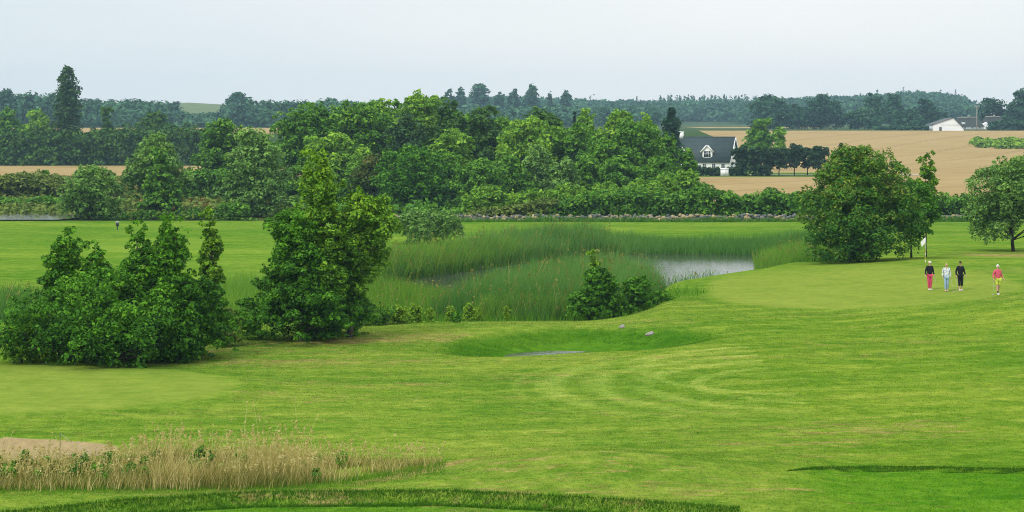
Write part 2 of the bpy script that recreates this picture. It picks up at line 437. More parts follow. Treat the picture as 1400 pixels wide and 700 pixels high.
# ------------------------------------------------------------------ ground sheet
def lawn_material(name='mown_grass', bump=True):
    m, nt, nodes, links = new_mat(name)
    o = nodes.new('ShaderNodeOutputMaterial'); b = nodes.new('ShaderNodeBsdfPrincipled')
    a = nodes.new('ShaderNodeAttribute'); a.attribute_name = 'alb'
    br = nodes.new('ShaderNodeAttribute'); br.attribute_name = 'brown'
    tx = nodes.new('ShaderNodeAttribute'); tx.attribute_name = 'tex'
    g = nodes.new('ShaderNodeNewGeometry'); P = g.outputs['Position']
    mp = nodes.new('ShaderNodeMapping'); links.new(P, mp.inputs['Vector'])
    mp.inputs['Scale'].default_value = (.55, 1.0, 1.0); mp.inputs['Rotation'].default_value = (0, 0, R(12))
    V = mp.outputs['Vector']
    big = mrange(nodes, links, noise(nodes, links, .09, 4, .6, V), .35, .65)
    midn = mrange(nodes, links, noise(nodes, links, .55, 6, .68, V, .4), .32, .68)
    fine = mrange(nodes, links, noise(nodes, links, 2.4, 4, .7, V), .32, .68)
    grain = mrange(nodes, links, noise(nodes, links, 11., 4, .8, P), .2, .8)
    f1 = math_n(nodes, links, 'ADD', math_n(nodes, links, 'MULTIPLY', midn, .55), math_n(nodes, links, 'MULTIPLY', big, .45))
    f1 = math_n(nodes, links, 'ADD', math_n(nodes, links, 'MULTIPLY', f1, .62), math_n(nodes, links, 'MULTIPLY', fine, .38))
    darkc = mixc(nodes, links, 1.0, a.outputs['Color'], (.60, .80, .60), 'MULTIPLY')
    lightc = mixc(nodes, links, 1.0, a.outputs['Color'], (1.24, 1.10, 1.25), 'MULTIPLY')
    c = mixc(nodes, links, mrange(nodes, links, f1, .28, .72), darkc, lightc)
    c = mixc(nodes, links, tx.outputs['Fac'], a.outputs['Color'], c)
    sk_ = nodes.new('ShaderNodeMapping'); links.new(P, sk_.inputs['Vector'])
    sk_.inputs['Scale'].default_value = (.22, 1.15, 1.0); sk_.inputs['Rotation'].default_value = (0, 0, R(-6))
    sn = mrange(nodes, links, noise(nodes, links, 1.0, 7, .74, sk_.outputs['Vector'], .35), .30, .70)
    sm = mixc(nodes, links, sn, (.84, .90, .78), (1.15, 1.09, 1.2))
    c = mixc(nodes, links, 1.0, c, mixc(nodes, links, mrange(nodes, links, tx.outputs['Fac'], .35, 1, .25, 1.0), (1., 1., 1.), sm), 'MULTIPLY')
    f2 = mrange(nodes, links, noise(nodes, links, 1.7, 3, .7, P), .36, .64)
    c = mixc(nodes, links, 1.0, c, mixc(nodes, links, mrange(nodes, links, tx.outputs['Fac'], .35, 1, .35, 1.0), (1., 1., 1.), mixc(nodes, links, f2, (.80, .86, .78), (1.18, 1.12, 1.2))), 'MULTIPLY')
    # fine grain of the sward
    gr = mixc(nodes, links, grain, (.62, .68, .62), (1.34, 1.30, 1.34))
    gr = mixc(nodes, links, mrange(nodes, links, tx.outputs['Fac'], 0, 1, .30, 1.0), (1., 1., 1.), gr)
    c = mixc(nodes, links, 1.0, c, gr, 'MULTIPLY')
    # dry thatch and clippings lying in streaks
    st = nodes.new('ShaderNodeMapping'); links.new(P, st.inputs['Vector'])
    st.inputs['Scale'].default_value = (.35, 1.5, 1.0); st.inputs['Rotation'].default_value = (0, 0, R(-9))
    t1 = noise(nodes, links, 2.3, 8, .74, st.outputs['Vector'], .6)
    t2 = noise(nodes, links, .17, 3, .5, st.outputs['Vector'])
    tt = math_n(nodes, links, 'ADD', t1, math_n(nodes, links, 'MULTIPLY', mrange(nodes, links, t2, .4, .75), .16))
    tt = math_n(nodes, links, 'ADD', tt, math_n(nodes, links, 'MULTIPLY', br.outputs['Fac'], .22))
    k = mrange(nodes, links, tt, .635, .72, 0, .8)
    thatch = mixc(nodes, links, fine, (.15, .11, .028), (.42, .33, .12))
    c = mixc(nodes, links, k, c, thatch)
    links.new(c, b.inputs['Base Color'])
    b.inputs['Roughness'].default_value = .85; b.inputs['Specular IOR Level'].default_value = .0
    bp = nodes.new('ShaderNodeBump'); bp.inputs['Strength'].default_value = .6; bp.inputs['Distance'].default_value = .032
    hh = math_n(nodes, links, 'ADD', grain, math_n(nodes, links, 'MULTIPLY', fine, 1.4))
    links.new(math_n(nodes, links, 'MULTIPLY', hh, tx.outputs['Fac']), bp.inputs['Height'])
    if bump: links.new(bp.outputs[0], b.inputs['Normal'])
    if bump:
        links.new(b.outputs[0], o.inputs[0])
    else:      # single blades let light through
        tr = nodes.new('ShaderNodeBsdfTranslucent'); links.new(c, tr.inputs['Color'])
        mx = nodes.new('ShaderNodeMixShader'); mx.inputs[0].default_value = .5
        links.new(b.outputs[0], mx.inputs[1]); links.new(tr.outputs[0], mx.inputs[2]); links.new(mx.outputs[0], o.inputs[0])
    return m
def wheat_material():
    m, nt, nodes, links = new_mat('ripe_wheat')
    o = nodes.new('ShaderNodeOutputMaterial'); b = nodes.new('ShaderNodeBsdfPrincipled')
    g = nodes.new('ShaderNodeNewGeometry'); P = g.outputs['Position']
    n1 = mrange(nodes, links, noise(nodes, links, .03, 5, .65, P, .5), .3, .7)
    n2 = mrange(nodes, links, noise(nodes, links, .6, 6, .7, P), .25, .75)
    c = mixc(nodes, links, n1, (.33, .232, .088), (.43, .312, .140))
    c = mixc(nodes, links, math_n(nodes, links, 'MULTIPLY', n2, .45), c, (.265, .165, .045))
    # tractor tramlines: pairs of thin wheel tracks every 24 m, gently curving
    sp = nodes.new('ShaderNodeSeparateXYZ'); links.new(P, sp.inputs[0])
    wob = math_n(nodes, links, 'MULTIPLY', math_n(nodes, links, 'SINE', math_n(nodes, links, 'MULTIPLY', sp.outputs[1], .0085)), 22.)
    u = math_n(nodes, links, 'SUBTRACT', math_n(nodes, links, 'ADD', sp.outputs[0], wob), math_n(nodes, links, 'MULTIPLY', sp.outputs[1], .62))
    for off in (0., 2.1):
        md = math_n(nodes, links, 'MODULO', math_n(nodes, links, 'ADD', u, 6000. + off), 26.)
        ln = math_n(nodes, links, 'LESS_THAN', md, .75)
        c = mixc(nodes, links, math_n(nodes, links, 'MULTIPLY', ln, .55), c, (.16, .115, .035))
    links.new(c, b.inputs['Base Color'])
    b.inputs['Roughness'].default_value = .9; b.inputs['Specular IOR Level'].default_value = .1
    bp = nodes.new('ShaderNodeBump'); bp.inputs['Strength'].default_value = .8; bp.inputs['Distance'].default_value = .25
    links.new(n2, bp.inputs['Height']); links.new(bp.outputs[0], b.inputs['Normal'])
    links.new(b.outputs[0], o.inputs[0])
    return m
M['lawn'] = lawn_material(); M['blade'] = lawn_material('grass_blade', False); M['wheat'] = wheat_material()
M['sand'] = plain('bunker_sand', (.31, .235, .115), .95, .16, 3.5, .1, .6)

def green_e(x, y): return np.hypot((x + 21.2) / 10.6, (y - 78.6) / 7.6)
def green_r(x, y):
    return np.where(y > 118, np.hypot((x - 20.9) / 9.6, (y - 118) / 21.0), np.hypot((x - 20.9) / 9.6, (y - 118) / 9.5))
def green_far(x, y): return np.hypot((x + 34.5) / 6.5, (y - 191) / 11.0)
def wheat_mask(x, y):
    px = 700 + FPX * x / np.maximum(y, 1)
    left = (y > 446 + 3 * np.sin(x * .05)) & (y < 543) & (x < -40)
    left2 = (y > 845) & (y < 1080) & (x < -60)
    # east of the grove: nearer field before the house, then the big field up the rise
    right = (y > 300) & (y < 441) & (x > 26 + (y - 268) * .078)
    right2 = (y > 441) & (y < 905) & (x > np.interp(y, [441, 474, 477, 600, 905], [70, 72, 60, 75, 84]))
    tan = (y > 1040) & (y < 1180) & (x > 100) & (x < 168)
    return left | left2 | right | right2 | tan

GRID = {}
def build_ground():
    ys = [-80, -20, 15, 35, 45, 48]
    y = 50.
    while y < 3300:
        ys.append(y)
        y *= (1.0012 if 61.5 < y < 69 else 1.0028) if y < 75 else (1.0036 if y < 130 else 1.0065)
    ys.append(3300.)
    ys = np.array(ys)
    u = np.concatenate([[-14, -6, -3, -2, -1.5], np.linspace(-1.2, 1.2, 620), [1.5, 2, 3, 6, 14]])
    half = .30 * np.maximum(ys, 45)
    X = np.clip(u[None, :] * half[:, None], -1460, 1460)
    X = X + np.linspace(-1, 1, len(u))[None, :] * 1e-1
    Y = np.repeat(ys[:, None], len(u), 1)
    Z = H(X.ravel(), Y.ravel()).reshape(X.shape)
    x, y = X.ravel(), Y.ravel()
    fair = np.array([.172, .256, .028]); lush = np.array([.092, .198, .014]); gr = np.array([.190, .262, .035])
    alb = np.repeat(fair[None], len(x), 0); brown = np.zeros(len(x)); tex = np.ones(len(x))
    def put(k, c):
        nonlocal alb
        k = np.clip(k, 0, 1)[:, None]; alb = alb * (1 - k) + np.array(c) * k
    big = vnoise(x, y, 14, 3)
    put(.55 * ramp(big, .45, .9), lush)
    put(.35 * ramp(vnoise(x, y * 1.0, 5.5, 5), .5, 1), lush)
    # eastern slope lusher and smoother
    put(.75 * ramp(x, 4, 14) * (1 - ramp(y, 100, 112)), (.148, .245, .018))
    # lower tee at the bottom east, and the strip in front of the tall grass
    put(.9 * ramp(lip_side(x) - y, 0, .3) * ramp(x, 7.5, 10), (.095, .225, .011))
    put(.9 * ramp(lip_near(x) - y, 0.0, .5) * (1 - ramp(x, 4, 7)), (.095, .22, .013))
    # worn, dry streaks along the edge to the alders and west of the ditch
    brown += .55 * np.exp(-((y - (93.5 + .42 * (x + 14))) / 2.0) ** 2) * (1 - ramp(x, 1, 7)) * ramp(x, -22, -14)
    brown += .45 * np.exp(-((y - 88) / 4.) ** 2) * np.exp(-((x + 9) / 7) ** 2)
    brown += .3 * np.exp(-((y - 66) / 4.) ** 2) * np.exp(-((x - 10) / 6) ** 2)
    brown += .9 * np.exp(-((y - (61.0 + .95 * (x + 1.35))) / .42) ** 2) * np.exp(-((x + 2.6) / 1.7) ** 2) * 2.2
    brown += .7 * np.exp(-((y - 56.9) / .5) ** 2) * np.exp(-((x + 9) / 5) ** 2)
    brown += 1.1 * np.exp(-((y - 152) / 3.0) ** 2) * ramp(x, 32, 37)  # band before the willow: brown turf and the tree's shadow, both painted
    # mower arcs
    for cx, cy, r0, r1, w in ((13, 80, 7.2, 13, .5), (13, 80, 5.2, 5.8, .4)):
        d = np.hypot(x - cx, (y - cy))
        k = np.where((d > r0) & (d < r1), .5 + .5 * np.sin((d - r0) * 2 * math.pi / 1.9), 0) * (x < cx - 2) * ramp(y, 70, 76)
        put(.95 * k, (.27, .34, .055))
    d = np.abs(np.hypot(x - 12.0, (y - 85) / 1.25) - 6.4); put(.95 * (1 - ramp(d, .08, .38)) * (x < 11), (.27, .34, .055))
    d = np.abs(np.hypot(x - 12.0, (y - 85) / 1.25) - 7.6); put(.6 * (1 - ramp(d, .1, .6)) * (x < 9), (.11, .22, .014))
    # long sweeping mower lines across the middle
    sw = np.sin((y - .18 * x - .004 * x * x) * 2 * math.pi / 2.6)
    put(.50 * S(sw) * ramp(y, 60, 66) * (1 - ramp(y, 112, 118)) * (x > -16), (.225, .305, .036))
    # greens
    for e, c in ((green_e(x, y), gr), (green_r(x, y), gr * np.array([1.04, 1.0, 1.05])), (green_far(x, y), (.24, .31, .05))):
        k = 1 - ramp(e, .90, 1.0); put(k, c); tex = tex * (1 - .5 * k); brown = brown * (1 - k) - 1.2 * k
        put(.16 * k * (np.sin((x * .8 + y * .35) * 2 * math.pi / 2.4) > 0), np.array(c) * .8)
        ring = np.exp(-((e - 1.06) / .05) ** 2); put(.3 * ring, (.10, .22, .014))
    # ditch banks, long lush grass
    e = ditch_e(x, y); k = 1 - ramp(e, .75, 1.0)
    put(k, (.068, .175, .009)); brown = np.where(k > .3, -1, brown)
    # pond margin and bed
    m = (y > 96) & (y < 205) & (np.abs(x) < 60)
    sd = np.full(len(x), 99.); sd[m] = poly_sd(x[m], y[m], POND)
    k = 1 - ramp(sd, .2, 1.6); put(k, (.060, .150, .012)); brown = np.where(k > .2, -1, brown)
    put(1 - ramp(sd, -2, 0), (.030, .045, .015))
    # far fairway, rough meadow, grove floor
    k = ramp(y, 128, 140) * (1 - ramp(y, 236, 239)); put(k * .75, (.128, .232, .018))
    brown = brown - .25 * k * (x < 25)
    st = np.sin((x * .35 + y) * 2 * math.pi / 13.0); put(.35 * k * ramp(st, -.2, .4), (.195, .285, .032)); put(.45 * k * ramp(vnoise(x, y, 30, 17), .5, .85), (.10, .20, .016))
    k = ramp(y, 236, 239) * (1 - ramp(y, 440, 446)); put(k, (.050, .095, .018))
    k2 = k * ramp(vnoise(x, y, 22, 8) + .3 * vnoise(x, y, 6, 9), .6, .9) * (x < -30); put(.8 * k2, (.135, .095, .030))
    put(ramp(y, 543, 546), (.045, .085, .020))
    put(.9 * ramp(y, 436, 441) * (1 - ramp(y, 470, 475)) * ramp(x, 40, 45) * (1 - ramp(x, 74, 82)), (.085, .150, .020))
    put(ramp(y, 905, 915) * ramp(x, 20, 60), (.060, .095, .040))
    put(ramp(y, 1120, 1200) * (1 - ramp(y, 1480, 1500)) * (x > 90) * (x < 190), (.075, .115, .055))
    hk = .85 * ramp(y, 1600, 1700) * (x * 2100 / np.maximum(y, 400) < -285) * (x * 2100 / np.maximum(y, 400) > -352); put(hk, (.17, .20, .085))
    GRID.update(ys=ys, u=u, half=half, alb=alb.reshape(X.shape + (3,)), brown=brown.reshape(X.shape), tex=tex.reshape(X.shape))
    nr, nc = X.shape
    idx = np.arange(nr * nc).reshape(nr, nc)
    q = np.stack([idx[:-1, :-1], idx[:-1, 1:], idx[1:, 1:], idx[1:, :-1]], -1).reshape(-1, 4)
    fx, fy = x[q].mean(1), y[q].mean(1)
    cls = np.zeros(len(q), int)
    cls[wheat_mask(fx, fy)] = 1
    cls[bunker_e(fx, fy) < 1] = 2
    cls[green_e(fx, fy) < 1] = 3
    cls[green_r(fx, fy) < 1] = 4
    cls[green_far(fx, fy) < 1] = 5
    V = np.stack([x, y, Z.ravel()], 1)
    names = {0: ('ground', 'lawn', 'mown fairways and rough grass of the golf course'), 1: ('wheat_field', 'wheat', 'ripe golden wheat fields'),
             2: ('sand_bunker', 'sand', 'pale sand bunker behind the dry tall grass'),
             3: ('putting_green', 'lawn', 'smooth putting green below the dark alders'), 4: ('putting_green', 'lawn', 'raised putting green with the white flag'),
             5: ('putting_green', 'lawn', 'small pale green seen between the alders')}
    for k, (nm, mt, lb) in names.items():
        f = q[cls == k]
        used = np.unique(f); mp = np.full(len(V), -1); mp[used] = np.arange(len(used))
        me = mesh_np(nm, V[used], [mp[f]], smooth=True)
        a = me.attributes.new('alb', 'FLOAT_COLOR', 'POINT')
        a.data.foreach_set('color', np.concatenate([alb[used], np.ones((len(used), 1))], 1).astype(np.float32).ravel())
        for an, arr in (('brown', brown), ('tex', tex)):
            a = me.attributes.new(an, 'FLOAT', 'POINT'); a.data.foreach_set('value', arr[used].astype(np.float32))
        kind(obj(nm, me, M[mt]), 'structure', lb)
build_ground()

# ------------------------------------------------------------------ water
def water_material(name, rgb, rough, bump, sc, mask=True):
    m, nt, nodes, links = new_mat(name)
    o = nodes.new('ShaderNodeOutputMaterial'); b = nodes.new('ShaderNodeBsdfPrincipled')
    b.inputs['Base Color'].default_value = (*rgb, 1); b.inputs['Roughness'].default_value = rough
    b.inputs['IOR'].default_value = 1.33; b.inputs['Specular IOR Level'].default_value = .5
    g = nodes.new('ShaderNodeNewGeometry')
    f = noise(nodes, links, sc, 4, .6, g.outputs['Position'])
    # the open eastern half is ruffled by the wind, the sheltered western arm lies calm
    sp = nodes.new('ShaderNodeSeparateXYZ'); links.new(g.outputs['Position'], sp.inputs[0])
    if mask: f = math_n(nodes, links, 'MULTIPLY', f, mrange(nodes, links, sp.outputs[0], 2., 10., 0., 1.))
    bp = nodes.new('ShaderNodeBump'); bp.inputs['Strength'].default_value = bump; bp.inputs['Distance'].default_value = .013
    links.new(f, bp.inputs['Height']); links.new(bp.outputs[0], b.inputs['Normal'])
    links.new(b.outputs[0], o.inputs[0])
    return m
M['water'] = water_material('pond_water', (.055, .065, .045), .01, 1.0, 2.2)
M['ruffled'] = water_material('ruffled_water', (.07, .075, .055), .02, 1., 2.2, False)
def water(name, P, z, label, mat='water'):
    bm = bmesh.new()
    bm.faces.new([bm.verts.new((p[0], p[1], z)) for p in P])
    bmesh.ops.triangulate(bm, faces=bm.faces[:])
    me = bpy.data.meshes.new(name); bm.to_mesh(me); bm.free()
    kind(obj(name, me, M[mat]), 'structure', label)
cen = POND.mean(0)
pd = POND - cen; pond_out = cen + pd * (1 + 2.2 / np.linalg.norm(pd, axis=1))[:, None]
water('pond_water', pond_out, -1.2, 'still pond between the reed beds, bright with reflected sky')
a = np.linspace(0, 2 * math.pi, 40, endpoint=False)
water('ditch_water', np.stack([2.4 + 2.9 * np.cos(a), 96.0 + 2.6 * np.sin(a)], 1), -.70, 'small puddle of water in the grassy ditch', 'ruffled')
water('far_pond_water', [(-72, 237.5), (-54, 237.5), (-52.5, 243), (-54, 254), (-74, 254)], -.85, 'strip of pale water beyond the far fairway', 'ruffled')

# ------------------------------------------------------------------ blades: reeds, tall grass, long grass on banks
def blades(r, P, hgt, wid, lean, segs=2, tint=None, tipw=.15, dirv=None):
    """bent grass blades standing at P (n,3)"""
    n = len(P)
    a = r.random(n) * 6.283
    fx, fy = np.cos(a), np.sin(a)                         # width direction
    b = r.random(n) * 6.283; dx, dy = np.cos(b) * lean, np.sin(b) * lean
    if dirv is not None: dx = dx + dirv[0]; dy = dy + dirv[1]
    rows = []
    for s in range(segs + 1):
        t = s / segs
        w = wid * (1 - t * (1 - tipw)) * .5
        c = P + np.stack([dx * hgt * t ** 2, dy * hgt * t ** 2, hgt * t * (1 - .12 * t * (dx ** 2 + dy ** 2))], 1)
        o = np.stack([fx * w, fy * w, np.zeros(n)], 1)
        rows += [c - o, c + o]
    v = np.stack(rows, 1).reshape(-1, 3)
    k = 2 * (segs + 1)
    base = np.arange(n)[:, None] * k
    q = np.concatenate([base + np.array([[2 * s, 2 * s + 1, 2 * s + 3, 2 * s + 2]]) for s in range(segs)])
    ti = np.repeat(tint if tint is not None else r.random(n), k)
    return v, q, ti
def sample_poly(r, P, n):
    P = np.asarray(P, float); lo, hi = P.min(0), P.max(0); out = np.zeros((0, 2))
    while len(out) < n:
        c = lo + r.random((n * 2, 2)) * (hi - lo)
        out = np.concatenate([out, c[poly_sd(c[:, 0], c[:, 1], P) < 0]])
    return out[:n]
M['reed'] = leaf_mat('reed_leaves', (.045, .150, .022), (.088, .230, .038), (.15, .30, .075), .35)
M['reed_light'] = leaf_mat('young_reed_leaves', (.075, .200, .016), (.135, .290, .026), (.20, .36, .05), .35)
M['straw'] = leaf_mat('dry_grass', (.085, .130, .018), (.32, .285, .080), (.68, .57, .28), .3)
M['rough'] = leaf_mat('long_grass', (.050, .160, .008), (.090, .240, .012), (.14, .29, .022), .35)

def reed_bed(P, n, h0, h1_, mat, label, seed, wid=.055, edge=3.0):
    r = np.random.default_rng(seed)
    pts = sample_poly(r, P, n)
    sd = -poly_sd(pts[:, 0], pts[:, 1], np.asarray(P, float))
    z = np.maximum(H(pts[:, 0], pts[:, 1]), -1.35)
    cl = vnoise(pts[:, 0], pts[:, 1], 1.7, seed); cl2 = vnoise(pts[:, 0], pts[:, 1], 9, seed + 1)
    hg = (h0 + (h1_ - h0) * (.55 * cl + .45 * cl2)) * r.uniform(.60, 1.15, n) * (.62 + .38 * np.clip(sd / edge, 0, 1))
    w = wid * r.uniform(.6, 1.3, n)
    ti = np.clip(.22 + .60 * cl2 + .15 * cl + r.normal(size=n) * .20, 0, 1)
    v, q, t = blades(r, np.stack([pts[:, 0], pts[:, 1], z], 1), hg, w, .26, 3, ti, .12, (.06, -.02))
    o = obj('reeds', mesh_np('reeds', v, [q], t), M[mat]); kind(o, 'stuff', label)
    if h1_ > 2:
        # dead stems and brown plumes among the green
        m = int(n * .035); k = r.choice(n, m, replace=False); bz = np.stack([pts[k, 0], pts[k, 1], z[k]], 1)
        v, q, t = blades(r, bz, hg[k] * r.uniform(.8, 1.22, m), w[k] * .6, .25, 2, np.clip(.35 + r.normal(size=m) * .2, 0, 1), .5, (.08, -.02))
        tips = v.reshape(m, -1, 3)[:, -1]
        v2, q2, t2 = leaves(r, tips, np.tile([.05, .05, .16], (m, 1)), m * 2, .07, 0, None, 2.4, 0.)
        o = obj('reeds', mesh_np('reeds', np.concatenate([v, v2]), [np.concatenate([q, q2 + len(v)])], np.concatenate([t, .05 + .45 * t2])), M['straw']); kind(o, 'stuff', 'dead stems and plumes in the ' + label)
REEDS_FAR = [(-10.6, 143), (-7, 151.5), (-2.0, 162), (3, 172), (7, 178.5), (14, 179.5), (21, 178.5), (25.5, 175), (29, 179), (28, 187), (17, 188), (8, 192), (2, 188), (-3, 176), (-7, 164), (-11.5, 155), (-15, 147)]
REEDS_MID = [(-5.0, 117.5), (-1, 114.8), (2, 114.2), (7.2, 116.8), (7.8, 124), (9.6, 132), (10.6, 136.5), (8.6, 141.5), (7.0, 148), (3.2, 147), (0.2, 139), (-2.4, 129), (-4.6, 121)]
REEDS_EAST = [(18.8, 154), (20.5, 150.5), (24, 150), (29, 156), (31, 168), (27.5, 172), (22.0, 168), (19.4, 160)]
reed_bed([(-10.6, 143), (-7, 151.5), (-2.0, 162), (3, 172), (7, 178.5), (9.5, 179), (9, 192), (2, 188), (-3, 176), (-7, 164), (-11.5, 155), (-15, 147)], 21000, 1.6, 3.7, 'reed', 'tall reed belt along the far western shore of the pond', 21, .070)
reed_bed([(8.5, 179), (14, 179.5), (21, 178.5), (25.5, 175), (29, 179), (28, 188), (17, 190), (8, 192)], 14000, 1.0, 1.95, 'reed', 'lower reed belt along the far eastern shore of the pond', 20, .065)
reed_bed([(-11.5, 142), (-7.5, 150.5), (-2.5, 161), (2, 170.5), (1, 176), (-4, 166), (-9, 159), (-14, 150), (-15.5, 142)], 9500, 1.6, 3.0, 'reed_light', 'bright young reeds at the west end of the pond', 22, .07, 1.5)
reed_bed(REEDS_MID, 25000, 1.8, 3.0, 'reed', 'dense reed bed on the near side of the pond', 23, .055, 1.0)
reed_bed([(-3, 114.4), (5.8, 115.5), (6.8, 119), (3, 119), (-2, 118)], 5200, 1.1, 2.3, 'reed_light', 'fresh green reeds along the near bank', 24, .05, 1.0)
reed_bed(REEDS_EAST, 8000, 1.7, 3.0, 'reed_light', 'reeds at the eastern end of the pond', 25, .07)
reed_bed([(10, 135), (13, 140), (16.5, 145), (15, 150), (11.5, 145)], 420, 1.0, 2.2, 'reed', 'thin reeds standing in the open water', 26, .05)
reed_bed([(19.8, 147), (22, 144), (25.5, 144), (27, 147), (22.5, 152), (19.8, 151)], 2600, .9, 1.7, 'reed_light', 'low rushes behind the edge of the raised green', 27, .05)
reed_bed([(-33, 112), (-26.5, 112), (-25, 125), (-34, 125)], 5000, 1.3, 2.6, 'reed', 'dark reeds beside the alder thicket', 28, .055)
reed_bed([(-21, 118), (-14, 117), (-11.5, 128), (-13, 140), (-21, 140)], 8000, 1.0, 1.9, 'reed_light', 'grey green rushes between the alders', 29, .06)
reed_bed([(-14, 116), (-8.5, 116.5), (-5.2, 120), (-3.0, 128), (-4.5, 134), (-9, 142), (-13, 140), (-15, 128)], 9500, .9, 2.2, 'reed_light', 'scattered low reeds in the sheltered arm of the pond', 30, .055, 1.5)

def tall_grass():
    r = np.random.default_rng(31)
    P = [(-19, 57.6), (-11, 57.6), (-8, 57.5), (-6.5, 57.7), (-4.4, 59.0), (-2.2, 60.6), (-2.1, 61.6), (-4.5, 61.8), (-7, 62.2), (-11, 62.7), (-13, 62.3), (-19, 61.6)]
    n = 23000
    p = sample_poly(r, P, n); p[:, 1] -= .5 * r.random(n) ** 3 * (p[:, 1] < 59.5)
    p = p[(vnoise(p[:, 0], p[:, 1], .8, 36) * .6 + vnoise(p[:, 0], p[:, 1], 2.4, 37) * .6 + .25 * r.random(n)) > .52]; n = len(p); z = H(p[:, 0], p[:, 1])
    cl = vnoise(p[:, 0], p[:, 1], 1.1, 33); cl2 = vnoise(p[:, 0], p[:, 1], 3.2, 34)
    east = ramp(p[:, 0], -9, -4)
    hg = .66 * (.35 + .60 * cl * (1 - .45 * east) + .35 * cl2 * (1 - .5 * east)) * r.uniform(.6, 1.15, n) * (1 - .25 * ramp(p[:, 0], -5, -2.5))
    hg *= .62 + .38 * ramp(p[:, 0], -12.6, -10.2)
    ti = np.clip(-.10 + .70 * cl2 + .34 * cl + .30 * east + r.normal(size=n) * .26, 0, 1)
    v, q, t = blades(r, np.stack([p[:, 0], p[:, 1], z - .02], 1), hg, .020 * r.uniform(.6, 1.5, n), .38, 2, ti, .2, (.12, -.05))
    hg = np.where(r.random(n) < .05, hg * r.uniform(1.3, 1.9, n), hg)
    # feathery seed heads and taller bents
    m = 1900
    k = r.choice(n, m, replace=False)
    hb = (hg[k] + .12) * r.uniform(1.1, 1.8, m)
    pb = np.stack([p[k, 0], p[k, 1], z[k]], 1)
    v2, q2, t2 = blades(r, pb, hb, np.full(m, .012), .22, 3, np.clip(.75 + r.normal(size=m) * .15, 0, 1), .5, (.10, -.03))
    tips = v2.reshape(m, -1, 3)[:, -1]
    v3, q3, t3 = leaves(r, tips - np.array([0, 0, .06]), np.tile([.035, .035, .11], (m, 1)), m * 5, .030, 0, None, 2.6, 0.)
    t3 = np.clip(.72 + .3 * (t3 - .5), 0, 1)
    V = np.concatenate([v, v2, v3]); Q = np.concatenate([q, q2 + len(v), q3 + len(v) + len(v2)])
    m = 70; px_ = np.concatenate([r.uniform(-17, -9.5, 58), r.uniform(-9.5, -4.5, 12)]); py_ = r.uniform(58.0, 61.2, m)
    hh = r.uniform(.10, .30, m); C = np.stack([px_, py_, H(px_, py_) + hh * 1.1], 1); RAD = np.stack([hh * r.uniform(.5, .9, m), hh * .7, hh], 1)
    v4, q4, t4 = leaves(r, C, RAD, m * 90, .050)
    kind(obj('undergrowth', mesh_np('undergrowth', v4, [q4], t4), M['grove']), 'stuff', 'dark green leafy weeds mixed through the dry tall grass')
    kind(obj('tall_grass', mesh_np('tall_grass', V, [Q], np.concatenate([t, t2, t3])), M['straw']), 'stuff', 'tall dry straw coloured grass in front of the bunker')
tall_grass()

